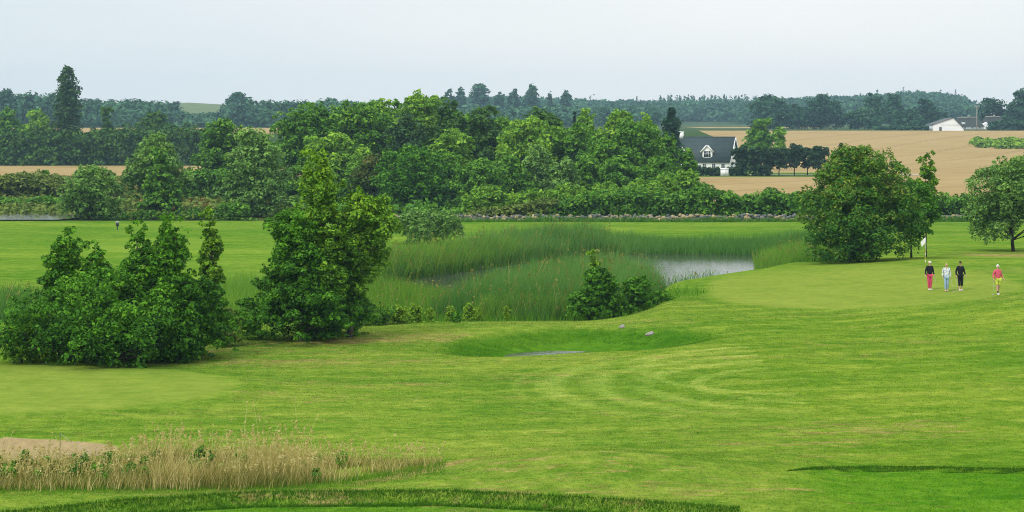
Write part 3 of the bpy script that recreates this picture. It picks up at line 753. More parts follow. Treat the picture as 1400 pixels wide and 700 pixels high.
def rough_grass():
    r = np.random.default_rng(41)
    Vs, Qs, Ts, off = [], [], [], 0
    def put(p, h, w, ti, lean=.5):
        nonlocal off
        z = H(p[:, 0], p[:, 1])
        v, q, t = blades(r, np.stack([p[:, 0], p[:, 1], z - .01], 1), h, w, lean, 2, ti, .2, (.05, -.12))
        Vs.append(v); Qs.append(q + off); Ts.append(t); off += len(v)
    # tee bank in front
    n = 26000; x = r.uniform(-16, 6.2, n); y = lip_near(x) + r.uniform(-.50, .04, n)
    put(np.stack([x, y], 1), r.uniform(.04, .13, n), r.uniform(.010, .022, n), np.clip(r.normal(.08, .16, n), 0, 1), .35)
    # curved bank on the east
    n = 14000; x = 8.2 + 10 * r.random(n) ** .8; y = lip_side(x) + r.uniform(-.24, .0, n) * np.clip((x - 7.6) / 3, .2, 1)
    put(np.stack([x, y], 1), r.uniform(.02, .065, n), r.uniform(.010, .020, n), np.clip(r.normal(.08, .18, n), 0, 1), .35)
    # ditch banks
    n = 26000; x = r.uniform(-6, 13, n); y = r.uniform(88, 107, n)
    e = ditch_e(x, y)
    k = (H(x, y) > -.60) & (e < r.uniform(.75, 1.0, n)) & ((y > 95.5 + .3 * (x - 3)) | (r.random(n) < .35)); x, y, e = x[k], y[k], e[k]; n = len(x)
    put(np.stack([x, y], 1), r.uniform(.04, .16, n) * (1.25 - e) * 1.5, r.uniform(.018, .04, n), np.clip(r.normal(.60, .22, n), 0, 1))
    # pond margin and skirts of the thickets
    n = 22000; x = r.uniform(-30, 13, n); y = r.uniform(86, 122, n)
    sd = poly_sd(x, y, POND)
    edge = np.interp(x, [-30, -21, -15, -10, -4, 2, 8, 11, 13], [87.4, 88.4, 92, 101.5, 107, 110, 113.6, 118, 124])
    k = (y > edge) & (y < edge + 9) & (sd > -1.5); x, y = x[k], y[k]; n = len(x)
    put(np.stack([x, y], 1), r.uniform(.15, .65, n), r.uniform(.02, .05, n), np.clip(r.normal(.48, .25, n), 0, 1), .4)
    # far shore behind the reeds and foot of the stone wall
    n = 9000; x = r.uniform(-22, 60, n); y = r.uniform(234.2, 235.9, n)
    put(np.stack([x, y], 1), r.uniform(.10, .85, n) * (.35 + .9 * vnoise(x, y, 3.5, 77)), r.uniform(.05, .10, n), np.clip(r.normal(.35, .25, n), 0, 1), .4)
    n = 12000; x = r.uniform(-19, -2, n); y = r.uniform(56.6, 58.4, n) + .62 * np.maximum(0, x + 5.5)
    put(np.stack([x, y], 1), r.uniform(.04, .30, n) * np.clip((y - 56.4 - .62 * np.maximum(0, x + 5.5)) / 1.6, .15, 1), r.uniform(.008, .018, n), np.clip(r.normal(.55, .25, n), 0, 1), .5)
    kind(obj('rough_grass', mesh_np('rough_grass', np.concatenate(Vs), [np.concatenate(Qs)], np.concatenate(Ts)), M['rough']), 'stuff', 'long uncut green grass on banks and margins')
rough_grass()

def sward():
    """the mown grass itself: short leaning blades over the nearer fairway, coloured like the turf they grow from"""
    r = np.random.default_rng(51)
    n = 330000
    y = 53.5 + 64 * r.random(n) ** 1.15
    x = (r.random(n) * 2 - 1) * (.29 * y + 1.5)
    keep = (bunker_e(x, y) > 1.02) & (ditch_e(x, y) > .55) & (green_e(x, y) > 1) & (green_r(x, y) > 1)
    keep &= ~((y < lip_near(x) + .02) & (y > lip_near(x) - .5) & (x < 6)) & ~((y < lip_side(x)) & (y > lip_side(x) - .35) & (x > 9))
    pm = poly_sd(x, y, POND) > 1.4
    k = keep & pm & (y < np.interp(x, [-30, -21, -15, -10, -4, 2, 8, 11, 14, 40], [88, 89, 92.5, 102, 107, 110, 113.6, 118, 124, 200]))
    x, y = x[k], y[k]; n = len(x)
    g = GRID
    i = np.clip(np.searchsorted(g['ys'], y), 1, len(g['ys']) - 1)
    j = np.clip(np.round(np.interp(x / (.30 * y), g['u'], np.arange(len(g['u'])))).astype(int), 0, len(g['u']) - 1)
    lush = 1 - np.clip(g['alb'][i, j, 0] / .212, 0, 1)
    h = r.uniform(.020, .046, n) * (1 + .6 * lush) * (y / 75) ** .5
    v, q, t = blades(r, np.stack([x, y, H(x, y) - .006], 1), h, r.uniform(.012, .030, n) * (y / 75) ** .5, 1.0, 1, r.random(n), .35)
    me = mesh_np('grass', v, [q])
    a = me.attributes.new('alb', 'FLOAT_COLOR', 'POINT')
    c = g['alb'][i, j] * r.uniform(.75, 1.5, n)[:, None]
    a.data.foreach_set('color', np.repeat(np.concatenate([c, np.ones((n, 1))], 1), 4, 0).astype(np.float32).ravel())
    for nm in ('brown', 'tex'):
        a = me.attributes.new(nm, 'FLOAT', 'POINT'); a.data.foreach_set('value', np.repeat(g[nm][i, j], 4).astype(np.float32))
    kind(obj('grass', me, M['blade']), 'stuff', 'short mown grass of the fairway')
sward()
# ------------------------------------------------------------------ trees and shrubs
def shrub(name, label, px, top, wpx, Y, mat, kd='dome', **kw):
    kw.setdefault('crown0', 0.0); kw.setdefault('trunk_name', 'stem'); kw.setdefault('nl', 8)
    cat = kw.pop('cat', 'shrub')
    return tree(name, label, cat, px, top, wpx, Y, kd, mat, **kw)

# --- dark alder thicket by the near putting green
AT = 'alders of the thicket by the near putting green'
def alder(label, px, top, wpx, Y, kd='spire', **kw):
    kw.setdefault('nc', 110); kw.setdefault('cs', .115); kw.setdefault('shoots', .55); kw.setdefault('rag', .22); kw.setdefault('dens', 2.9)
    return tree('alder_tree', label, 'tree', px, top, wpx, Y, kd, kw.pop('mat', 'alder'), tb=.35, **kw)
alder('alder at the outer end of the thicket with two pointed leafy tops, beside the reeds', 90, 309, 112, 89.5, kd='full2', crown0=.0, group=AT)
alder('short broad alder nestling between the two pointed groups of the thicket', 126, 326, 92, 88.5, kd='full2', crown0=.0, group=AT)
alder('tall slim alder with a pale tip, first of the tall thicket pair', 190, 290, 100, 89, kd='full2', crown0=.0, group=AT)
alder('tallest broad alder of the thicket, with several light green shoots at its top', 236, 284, 116, 88.5, kd='full2', crown0=.0, group=AT)
alder('narrow young alder rising behind the thicket beside the pale distant green', 287, 284, 74, 97, kd='spire', crown0=.05, nc=80, mat='alder_open', group=AT)
alder('low bushy alder filling the dark front of the thicket beside the putting green', 152, 366, 262, 87.2, kd='dome', crown0=0, nc=190, cs=.10, group=AT)
shrub('alder_shrub', 'low pale leaved shrub at the outer foot of the alder thicket', 30, 432, 76, 87.6, 'alder_open', nc=70, cs=.13, shoots=.5, base_r=.05)
shrub('alder_shrub', 'rounded dark shrub at the inner foot of the alder thicket', 274, 378, 116, 89.5, 'alder', nc=80, cs=.13, shoots=.4, base_r=.05)
shrub('alder_shrub', 'small feathery shrub at the edge of the lawn between thicket and tall alder', 309, 418, 50, 94, 'meadow', nc=50, cs=.15, shoots=.5, base_r=.04)

# --- the tall open alder in the middle
r_ = np.random.default_rng(5)
alder('large dark dome of the tall alder clump standing on the lawn edge', 412, 276, 190, 96, kd='spire', crown0=.02, nc=150, cs=.105, shoots=.4)
alder('tall upright alder with an open pointed light green top above the dark clump', 436, 193, 150, 97, kd='spire', crown0=.15, nc=150, cs=.10, shoots=.6, mat='alder_open', dens=2.6)
alder('leaning alder reaching out sideways over the reeds beside the tall pointed alder', 478, 256, 124, 97.8, kd='full', crown0=.30, nc=80, cs=.12, shoots=.5, mat='alder_open', lean=.16, dens=2.4)
shrub('alder_shrub', 'dense low skirt of leaves at the pond side foot of the tall alder', 452, 378, 130, 98.5, 'alder', nc=90, cs=.12, shoots=.4, base_r=.06)
# --- small bush in front of the reeds
alder('small bright alder with a slender pointed tip in front of the reed bed', 813, 340, 46, 113.8, kd='cone', crown0=0, nc=110, cs=.12, shoots=.5, mat='alder_open', base_r=.05)
shrub('alder_shrub', 'full rounded leafy shrub around the foot of the slender pointed alder', 818, 366, 92, 113.2, 'alder', kd='full2', nc=120, cs=.12, shoots=.5, base_r=.05)
shrub('alder_shrub', 'lower rounded bush leaning against the small pointed alder by the reeds', 872, 374, 66, 115, 'alder', nc=60, cs=.14, shoots=.4, base_r=.05)
shrub('alder_shrub', 'low leafy mound trailing off toward the raised green beside the reeds', 900, 398, 52, 116.5, 'alder', nc=40, cs=.17, shoots=.2, base_r=.04)
# --- weeds along the pond edge
for i, (px, top, wp, Y, mt, lb) in enumerate([
        (455, 412, 44, 103.2, 'bright', 'pale bushy weed at the shady foot of the tall alder'),
        (497, 408, 62, 104.2, 'grove', 'dark rounded bush on the lawn edge between tall alder and pond weeds'),
        (520, 416, 34, 105, 'bright', 'light green spreading weed beside the dark rounded bush'),
        (543, 417, 36, 106, 'bright', 'bushy flowering weed at the corner of the pond water'),
        (565, 414, 11, 107, 'bright', 'first of two slim upright weeds before the open water'),
        (572, 418, 10, 107.2, 'bright', 'second and shorter of two slim upright weeds before the open water'),
        (588, 422, 12, 107.6, 'bright', 'slender weed standing alone in front of the pond glint'),
        (616, 419, 12, 108.2, 'bright', 'thin pale weed between the pond glint and the reed wall'),
        (624, 428, 13, 107.4, 'alder', 'tiny dark round bush at the lawn edge'),
        (640, 413, 16, 109, 'bright', 'tallest rust tipped weed in front of the reed wall'),
        (651, 420, 18, 109, 'bright', 'leafy weed touching the tallest rust tipped weed'),
        (693, 418, 9, 109.6, 'bright', 'lone slim weed in front of the bright reeds')]):
    shrub('weed', lb, px, top, wp * 1.25, Y, mt, kd='dome' if wp > 14 else 'column', cat='plant', nc=34, cs=.22, shoots=.5, base_r=.015, nl=4, leafk=.8, dens=2.6)

# --- far lawn: willow bush and the trees by the raised green
shrub('willow_shrub', 'wide rounded grey green willow bush standing behind the reeds', 588, 286, 112, 192, 'willow', nc=150, cs=.085, shoots=.8, base_r=.08, rag=.10, leafk=.8)
tree('maple_tree', 'broad rounded tree with rust tinged leaves standing behind the raised green', 'tree', 1175, 201, 186, 141, 'dome', 'rust', crown0=.02, nc=330, cs=.075, shoots=.8, rag=.10, dens=4.0, stems=2, base_r=.16, leafk=.85, tb=.25, bark='bark_dark')
tree('young_tree', 'dark leafy tree on a thin clear trunk tucked against the broad rusty tree', 'tree', 1246, 248, 84, 146, 'round', 'alder', crown0=.22, nc=90, cs=.13, shoots=.3, dens=3.2, base_r=.075, bark='bark_dark')
tree('young_tree', 'slim sapling with a sparse airy top rising above the broad rusty tree', 'tree', 1266, 206, 46, 150, 'ovate', 'alder_open', crown0=.42, nc=34, cs=.16, shoots=.5, rag=.4, dens=1.5, base_r=.07, bark='bark_dark')
tree('willow_tree', 'round silvery willow with forked trunk on the lawn beside the raised green', 'tree', 1386, 214, 142, 160, 'full', 'willow', crown0=.12, nc=190, cs=.095, shoots=.4, rag=.16, dens=3.0, stems=3, base_r=.17, droop=.4, leafk=.85, bark='bark_dark')

# --- hedges and shrubs along the stone wall
def hedge(label, pts, Y0, Y1, mat, seed, name='hedge', dens=7.0, cs=1.0, leafk=1., cat='hedge'):
    """pts: (px, top) along the hedge"""
    r = np.random.default_rng(seed)
    pts = np.array(pts, float); Ym = (Y0 + Y1) / 2
    xs = wx(pts[:, 0], Ym); tops = wz(pts[:, 1], Ym)
    L = xs[-1] - xs[0]
    hm = np.mean(tops - h1(xs.mean(), Ym)); cr0 = .26 * hm * cs
    nc = int(max(20, L * (Y1 - Y0 + hm) * 1.1 / cr0 ** 2 * 1.7))
    x = xs[0] + L * r.random(nc); y = r.uniform(Y0, Y1, nc)
    zb = H(x, y); ht = np.interp(x, xs, tops) - zb; ht *= 1 + .12 * np.clip(r.normal(size=nc), -1.5, 1.5) * .6
    cr = cr0 * r.uniform(.6, 1.3, nc)
    z = zb + np.maximum(cr * .3, (ht - cr * .8) * np.where(r.random(nc) < .45, 1, r.random(nc)))
    C = np.stack([x, y, z], 1); RAD = np.stack([cr, cr, cr * .85], 1)
    m = r.random(nc) < .3
    C2 = C[m] + np.array([0, 0, 1.]) * cr[m][:, None] * .8; R2 = RAD[m] * np.array([.45, .45, .8])
    C = np.concatenate([C, C2]); RAD = np.concatenate([RAD, R2])
    ls = .00086 * Ym * leafk
    n = int(np.clip(dens * L * (hm * 1.5 + (Y1 - Y0)) / ls ** 2, 500, 90000))
    v, q, ti = leaves(r, C, RAD, n, ls)
    v[:, 2] = np.maximum(v[:, 2], H(v[:, 0], v[:, 1]) + .01)
    return tag(obj(name, mesh_np(name, v, [q], ti), M[mat]), label, cat)
hedge('long dark bramble hedge growing behind the fieldstone wall', [(690, 290), (743, 280), (800, 268), (862, 261), (925, 266), (960, 258), (1000, 267), (1030, 271), (1052, 262), (1092, 270)], 238.5, 242.5, 'grove', 61)
hedge('dark green hedge behind the wall beyond the broad rusty tree', [(1092, 268), (1150, 270), (1250, 270), (1300, 272), (1345, 270), (1420, 274)], 238.5, 242, 'grove', 62)
hedge('low pale green bank of nettles and docks behind the wall', [(640, 292), (680, 286), (720, 280), (760, 272)], 237.6, 240, 'meadow', 63, cs=1.2)
BR = [('bright leafy shrub at the foot of the grove near the reddish docks', 664, 252, 58, 247), ('bright rounded shrub second along the foot of the grove', 715, 258, 60, 248), ('bright wide shrub below the grey green willows of the grove', 775, 252, 72, 251),
      ('bright shrub below the dense middle of the grove', 830, 250, 66, 254), ('bright shrub with upright shoots before the last grove trees', 880, 246, 60, 256), ('tall bright shrub at the end of the grove beside the wheat', 938, 232, 56, 262), ('small bright shrub beside the tall bright shrub at the wheat edge', 908, 240, 44, 258)]
for lb, px, top, wp, Y in BR:
    shrub('shrub', lb, px, top, wp * 1.25, Y, 'grove_light', nc=70, cs=.14, shoots=.6, group='bright shrubs along the foot of the grove')

# --- the grove
G = 'trees of the grove'
def grove(label, px, top, wpx, Y, kd='ovate', mat='grove', name='grove_tree', **kw):
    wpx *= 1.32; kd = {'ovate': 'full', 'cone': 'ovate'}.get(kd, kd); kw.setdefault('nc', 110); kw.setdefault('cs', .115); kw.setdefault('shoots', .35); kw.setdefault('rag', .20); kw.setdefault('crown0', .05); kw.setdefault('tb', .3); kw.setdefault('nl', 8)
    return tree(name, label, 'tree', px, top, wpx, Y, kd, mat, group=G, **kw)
grove('first grove tree, lower and rounded, next to the great willow', 420, 141, 76, 300, 'round', 'grove')
grove('grove tree with a broad light crown behind the open pointed alder', 484, 141, 96, 308, 'round', 'grove', nc=140)
grove('lighter bushy grove tree showing below the broad light crown', 452, 182, 100, 282, 'dome', 'grove_light', nc=120)
grove('slim grove tree with two small tops beside the highest crown', 518, 131, 58, 318, 'ovate', 'grove_light')
grove('highest tree of the grove with a wide uneven crown', 572, 121, 78, 312, 'ovate', 'grove_light', nc=130)
grove('dull dark grove tree with bare twigs below the highest crown', 555, 150, 56, 300, 'ovate', 'poplar', dens=1.9, crown0=.15, nc=70)
grove('dark grove tree with a small pointed spire beside the highest crown', 614, 129, 52, 304, 'cone', 'grove_dark', crown0=.1)
grove('dark flat topped grove tree next to the pointed spire', 662, 142, 62, 306, 'ovate', 'grove_dark')
grove('dark grove tree filling the gap behind the yellowish one', 634, 150, 62, 314, 'round', 'grove')
grove('yellowish green grove tree in front of the dark spire', 622, 174, 62, 286, 'ovate', 'grove_light', nc=120)
grove('reddish topped shrubby tree at the front edge of the grove', 511, 211, 52, 268, 'ovate', 'red', cs=.14)
grove('broad dark tree at the very front of the grove behind the willow bush', 564, 199, 92, 262, 'dome', 'alder', nc=150)
grove('pale topped tree at the front of the grove beside the stone wall gap', 660, 218, 66, 258, 'ovate', 'grove', nc=110)
grove('low dark front tree between the red topped one and the open alder', 488, 228, 60, 272, 'dome', 'grove')
grove('mid height grove tree between the broad front tree and the pale topped one', 612, 206, 56, 270, 'ovate', 'grove')
grove('yellow green willow like tree with a rounded crown in mid grove', 722, 161, 74, 290, 'round', 'grove_light', nc=130)
grove('dark tree peeping over the yellow green rounded crown', 744, 147, 54, 318, 'round', 'grove_dark')
grove('grey green feathery willow at the grove front', 734, 196, 56, 268, 'ovate', 'willow', nc=120, cs=.09)
grove('second grey green willow, smaller and lower, at the grove front', 770, 214, 44, 264, 'ovate', 'willow', nc=100, cs=.1)
grove('grove tree with a pointed crown between two broad mid grove trees', 802, 147, 50, 314, 'cone', 'grove_light', crown0=.1)
grove('full rounded green tree in mid grove behind the grey willows', 785, 170, 72, 292, 'round', 'grove', nc=130)
grove('dense tree in the heart of the grove with a dark lower half', 826, 184, 72, 282, 'dome', 'grove', nc=130)
grove('tall leafy tree near the house end of the grove', 846, 146, 62, 310, 'ovate', 'grove_light')
grove('narrow tall tree next to the tall leafy one at the house end', 884, 149, 46, 306, 'cone', 'grove_light', crown0=.08)
grove('large full crowned tree in front at the house end of the grove', 868, 165, 84, 284, 'ovate', 'grove', nc=150)
grove('dark sloping tree whose branches hide the corner of the white house', 911, 178, 36, 290, 'ovate', 'grove', nc=100)
grove('last and lowest tree of the grove beside the white house', 940, 200, 30, 286, 'ovate', 'grove')
grove('shadowy tree low in the grove between willow and house end', 800, 212, 60, 270, 'dome', 'grove')
grove('spreading low tree beneath the large full crowned one', 850, 214, 72, 268, 'dome', 'grove')
grove('small dense tree under the sloping tree at the house end', 904, 212, 54, 270, 'dome', 'grove')
grove('round small tree in the grove front beside the pale topped tree', 698, 212, 52, 264, 'dome', 'grove')
grove('dark upright tree seen deep in the grove behind the yellowish ones', 690, 158, 56, 316, 'ovate', 'grove')
grove('high green tree behind the slim two topped tree', 546, 136, 60, 324, 'ovate', 'grove')
tree('spruce_tree', 'dark bluish spruce rising behind the house end of the grove', 'tree', 918, 147, 58, 400, 'spruce', 'spruce', crown0=.05, nc=120, cs=.12, shoots=0, rag=.3)
tree('spruce_tree', 'small dark spruce tip above the grove, farther off', 'tree', 785, 153, 14, 420, 'spruce', 'spruce', crown0=.05, nc=40, cs=.16, shoots=0, rag=.2)

# --- trees of the west side
grove_w = 'trees and bushes beyond the far fairway'
tree('willow_tree', 'great rounded willow beyond the far fairway next to the grove', 'tree', 350, 171, 106, 248, 'dome', 'willow', crown0=.03, nc=170, cs=.10, rag=.18, tb=.4, group=grove_w)
tree('willow_tree', 'tall domed willow with a conical tree growing in front of it', 'tree', 212, 177, 96, 256, 'ovate', 'willow', crown0=.04, nc=150, cs=.105, rag=.16, tb=.4, group=grove_w)
tree('deciduous_tree', 'conical deeper green tree in front of the tall domed willow', 'tree', 219, 197, 74, 248, 'cone', 'grove', crown0=.02, nc=130, cs=.11, tb=.3, group=grove_w)
tree('willow_tree', 'round bushy willow standing behind the far fairway near the pale water', 'tree', 122, 226, 94, 240, 'dome', 'willow', crown0=.02, nc=140, cs=.11, tb=.35, shoots=.4, group=grove_w)
tree('deciduous_tree', 'rounded tree farther back between the two big willows', 'tree', 300, 159, 92, 330, 'dome', 'grove', crown0=.04, nc=130, cs=.115, tb=.3, group=grove_w)
shrub('shrub', 'dusky low bush beside the wheat strip', 60, 230, 26, 330, 'grove', nc=30, cs=.2)
RU = [('rusty low shrub in front of the conical tree', 182, 290, 44, 240), ('rusty low shrub beside the far fairway marker post', 208, 288, 52, 240), ('rusty spreading shrub behind the narrow young alder', 262, 285, 76, 241), ('dark rounded shrub at the foot of the great willow', 318, 276, 60, 240), ('small rusty shrub left of none but next to the dark rounded one', 340, 296, 30, 238)]
RU[4] = ('small rusty shrub just outside the dark rounded one on the lawn edge', 342, 298, 26, 238)
for lb, px, top, wp, Y in RU:
    shrub('shrub', lb, px, top, wp, Y, 'rust' if 'rusty' in lb else 'grove', nc=50, cs=.15, shoots=.5)
hedge('dark low bushes lining the pale strip of water', [(-30, 276), (0, 272), (30, 276), (60, 270), (90, 276)], 272, 279, 'grove', 64)
hedge('grey green scrub below the wheat strip', [(-30, 248), (10, 243), (50, 240), (80, 247), (110, 250), (160, 246)], 300, 312, 'meadow', 65)
hedge('scrubby bank of bushes between the two big willows', [(240, 240), (270, 236), (300, 238), (330, 242), (400, 250)], 296, 308, 'grove', 66)

def meadow():
    r = np.random.default_rng(71)
    Vs, Qs, Ts, off = [], [], [], 0
    for mt, nm, n, h, lb in (('meadow', 'undergrowth', 2600, .55, 'rough meadow herbs growing beyond the far fairway'), ('dock', 'undergrowth', 900, .6, 'rust coloured dock plants scattered through the meadow')):
        y = r.uniform(252, 430, n); x = wx(r.uniform(-60, 420, n), y)
        if mt == 'dock':
            k = vnoise(x, y, 22, 8) + .3 * vnoise(x, y, 6, 9) > .68; x, y = x[k], y[k]
        rad = r.uniform(.5, 1.5, len(x)); hh = h * r.uniform(.5, 1.4, len(x))
        C = np.stack([x, y, H(x, y) + hh * .5], 1); RAD = np.stack([rad, rad, hh], 1)
        v, q, ti = leaves(r, C, RAD, len(x) * 14, .34)
        v[:, 2] = np.maximum(v[:, 2], H(v[:, 0], v[:, 1]) + .01)
        kind(obj(nm, mesh_np(nm, v, [q], ti), M[mt]), 'stuff', lb)
    # grove floor ferns and brambles
    n = 900; y = r.uniform(246, 330, n); x = wx(r.uniform(400, 950, n), y)
    rad = r.uniform(.8, 2, n); hh = r.uniform(.5, 1.6, n)
    v, q, ti = leaves(r, np.stack([x, y, H(x, y) + hh * .5], 1), np.stack([rad, rad, hh], 1), n * 22, .36)
    v[:, 2] = np.maximum(v[:, 2], H(v[:, 0], v[:, 1]) + .01)
    kind(obj('undergrowth', mesh_np('undergrowth', v, [q], ti), M['grove']), 'stuff', 'brambles and ferns on the floor of the grove')
    # green crop block in the wheat on the rise
    n = 420; y = r.uniform(676, 722, n); x = wx(r.uniform(1328, 1450, n), y)
    k = ramp(x, 157, 172) > r.random(n) * .9; x, y = x[k], y[k]; n = len(x)
    rad = r.uniform(1, 2.2, n); hh = r.uniform(.8, 1.7, n) * (.6 + .6 * vnoise(x, y, 6, 72))
    v, q, ti = leaves(r, np.stack([x, y, H(x, y) + hh * .6], 1), np.stack([rad, rad, hh], 1), n * 60, .75)
    v[:, 2] = np.maximum(v[:, 2], H(v[:, 0], v[:, 1]) + .01)
    kind(obj('undergrowth', mesh_np('undergrowth', v, [q], ti), M['bright']), 'stuff', 'island of bright green scrub in the wheat on the rise')
meadow()

# --- tree belt behind the wheat strip
tree('poplar_tree', 'very tall columnar poplar towering over the tree belt', 'tree', 92, 92, 37, 552, 'column', 'poplar', crown0=.02, nc=260, cs=.17, shoots=.5, rag=.25, dens=3.0, base_r=.5)
B = 'trees of the belt behind the wheat strip'
def belt(label, px, top, wpx, Y, kd, mat, **kw):
    kw.setdefault('nc', 110); kw.setdefault('cs', .125); kw.setdefault('crown0', .03); kw.setdefault('shoots', .25)
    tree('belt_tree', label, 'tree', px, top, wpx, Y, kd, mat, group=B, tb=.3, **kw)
belt('green belt tree at the outer end with a rounded top, cut by the picture edge', 10, 146, 62, 556, 'dome', 'grove')
belt('light green broad belt tree standing next to the poplar', 52, 148, 62, 552, 'dome', 'grove_light')
belt('pointed dark belt tree on the other side of the poplar', 147, 145, 40, 556, 'cone', 'grove_dark')
belt('dark wide crowned belt tree above the domed willow', 210, 150, 68, 556, 'dome', 'grove_dark')
belt('small pale belt tree beside the dark wide crowned one', 190, 178, 34, 550, 'dome', 'grove')
hedge('high dense dark hedge behind the wheat strip under the poplar', [(-40, 184), (20, 186), (80, 180), (110, 182), (165, 181), (200, 178), (250, 178), (300, 182)], 546, 552, 'grove_dark', 67, cs=.9)

# --- wood edge on the rise beyond the big wheat field
F = 'big dark trees along the wood edge on the rise'
def far(label, px, top, wpx, Y, kd='dome', mat='far', **kw):
    kw.setdefault('nc', 90); kw.setdefault('cs', .12); kw.setdefault('crown0', .02); kw.setdefault('shoots', .2); kw.setdefault('rag', .12)
    kw.setdefault('group', F); kw.setdefault('leafk', .9)
    tree('far_tree', label, 'tree', px, top, wpx, Y, kd, mat, nl=4, **kw)
far('hazy dark rounded tree at the near end of the wood edge above the house tree', 1052, 130, 66, 990, mat='far')
far('massive dark tree with a smooth rounded outline on the wood edge', 1122, 129, 72, 960, mat='far_dark', nc=150)
far('wide dark shoulder of trees joining the massive dark one on the wood edge', 1085, 142, 70, 955, mat='far_dark')
far('low pale rounded bush tree in front of the wood edge', 1182, 147, 54, 950, mat='far', tb=.4)
far('dark tree rising above the low pale bush tree', 1194, 126, 44, 1010, 'ovate', 'far')
far('tall dark twin crowned tree in mid wood edge', 1222, 127, 44, 1000, 'ovate', 'far')
far('pale small conical tree at the wood edge', 1225, 150, 22, 955, 'cone', 'far')
far('hazy middling tree between the conical one and the barn', 1244, 149, 40, 958, 'dome', 'far')
far('dark rounded tree standing highest near the barn', 1264, 132, 40, 1000, 'ovate', 'far_dark')
far('low dark tree tucked behind the white barn', 1282, 150, 34, 985, 'dome', 'far_dark')
far('airy dark tree with sky gaps behind the two farmhouses', 1352, 134, 52, 980, 'flat', 'far_dark', crown0=.25, rag=.4, dens=2.2)
far('great dark tree at the picture edge overhanging the far hedge', 1402, 121, 66, 960, 'dome', 'far_dark', nc=130)
far('dark lower tree between the airy tree and the great one', 1374, 148, 40, 985, 'dome', 'far_dark')
hedge('clipped dark hedge beside the farmhouses on the rise', [(1352, 169), (1365, 167), (1400, 167), (1440, 167)], 905, 910, 'far_dark', 68)
hedge('thin green hedge line at the top of the wheat field', [(1195, 174), (1230, 173), (1270, 174)], 912, 916, 'far', 69)

# --- trees by the house
tree('house_tree', 'leafy round tree standing behind the white house', 'tree', 1040, 160, 52, 500, 'ovate', 'grove', crown0=.08, nc=110, cs=.13, tb=.25, rag=.24)
tree('house_tree', 'pale side tree half hidden by the leafy round house tree', 'tree', 1066, 172, 26, 520, 'round', 'grove_light', crown0=.1, nc=50, cs=.17)
tree('young_conifer', 'small dark pointed conifer poking up behind the broad rusty tree', 'tree', 1149, 196, 16, 430, 'cone', 'spruce', crown0=.05, nc=40, cs=.17, shoots=.6)
PL = 'clipped round headed trees in a row along the drive'
for px, top, wp, Y, lb in ((1014, 200, 29, 448, 'clipped round headed tree nearest the house gable'), (1034, 201, 27, 450, 'second clipped round headed tree from the house gable'), (1052, 202, 26, 452, 'third clipped round headed tree from the house, slimmest of the row'),
                       (1065, 201, 28, 449, 'middle clipped round headed tree, over the hedge end'), (1086, 197, 30, 451, 'tallest clipped round headed tree of the drive'), (1104, 202, 26, 453, 'last but one clipped round headed tree of the drive'), (1119, 200, 31, 450, 'outermost clipped round headed tree, next to the broad rusty tree')):
    tree('pollard_tree', lb, 'tree', px, top, wp * 1.12, Y, 'round', 'pollard', crown0=.24, nc=70, cs=.14, shoots=0, rag=.05, base_r=.13, group=PL, dens=4., bark='bark_dark', nl=6)
hedge('low clipped dark hedge in front of the white house', [(940, 229), (965, 230), (984, 231)], 446.5, 448, 'pollard', 72, cs=.9)
hedge('low clipped dark hedge running from the white shed along the drive', [(996, 229.5), (1020, 228.5), (1053, 227)], 446.5, 448, 'pollard', 73, cs=.9)

# --- skyline trees beyond the grove
K = 'hazy skyline trees beyond the grove'
def sky_t(label, px, top, wpx, kd='round', Y=1420, **kw):
    far(label, px, top, wpx, Y, kd, 'far', group=K, tb=.1, **kw)
sky_t('outermost thin hazy skyline tree, first of the pale group above the grove', 614, 121, 24, 'ovate', rag=.3)
sky_t('hazy skyline tree with a gappy crown next to the broad pale one', 630, 119, 26, 'ovate', rag=.3, dens=2.4)
sky_t('broad flat topped hazy skyline tree with sky showing under its crown', 655, 115, 36, 'flat', crown0=.3, dens=2.6)
sky_t('small hazy skyline tree between the broad flat one and the high domed one', 682, 125, 20, 'round', dens=2.6)
sky_t('medium hazy skyline tree touching the high domed one', 702, 122, 22, 'round')
sky_t('high domed hazy skyline tree, darkest of its group', 727, 113, 30, 'ovate', crown0=.15)
sky_t('tiny narrow hazy skyline tree standing apart', 752, 124, 12, 'ovate')
sky_t('little round hazy skyline tree nearest the flying bird', 774, 123, 16, 'round', crown0=.2)
sky_t('bulky hazy tree on the skyline above the great willow with gaps in its top', 326, 124, 50, 'dome', 1180, rag=.3, dens=2.6, nc=120)
sky_t('dark rounded hazy tree beside the bulky one on the skyline', 363, 136, 30, 'dome', 1120)
sky_t('pair crowned hazy tree low on the skyline before the grove', 386, 139, 26, 'dome', 1120)
sky_t('low hazy tree nearest the grove top on the skyline', 405, 142, 24, 'dome', 1130)
sky_t('wide hazy tree showing over the first grove crowns', 452, 134, 44, 'dome', 1180)
sky_t('hazy domed tree on the skyline just beyond the poplar', 124, 135, 24, 'dome', 1250)
sky_t('hazy wood tree at the outer edge of the skyline beside the poplar', 10, 119, 36, 'dome', 1050, nc=110)
sky_t('second hazy wood tree, lower, before the poplar', 40, 125, 30, 'dome', 1060)
sky_t('third hazy wood tree with a flat top just before the poplar', 66, 129, 30, 'dome', 1070)

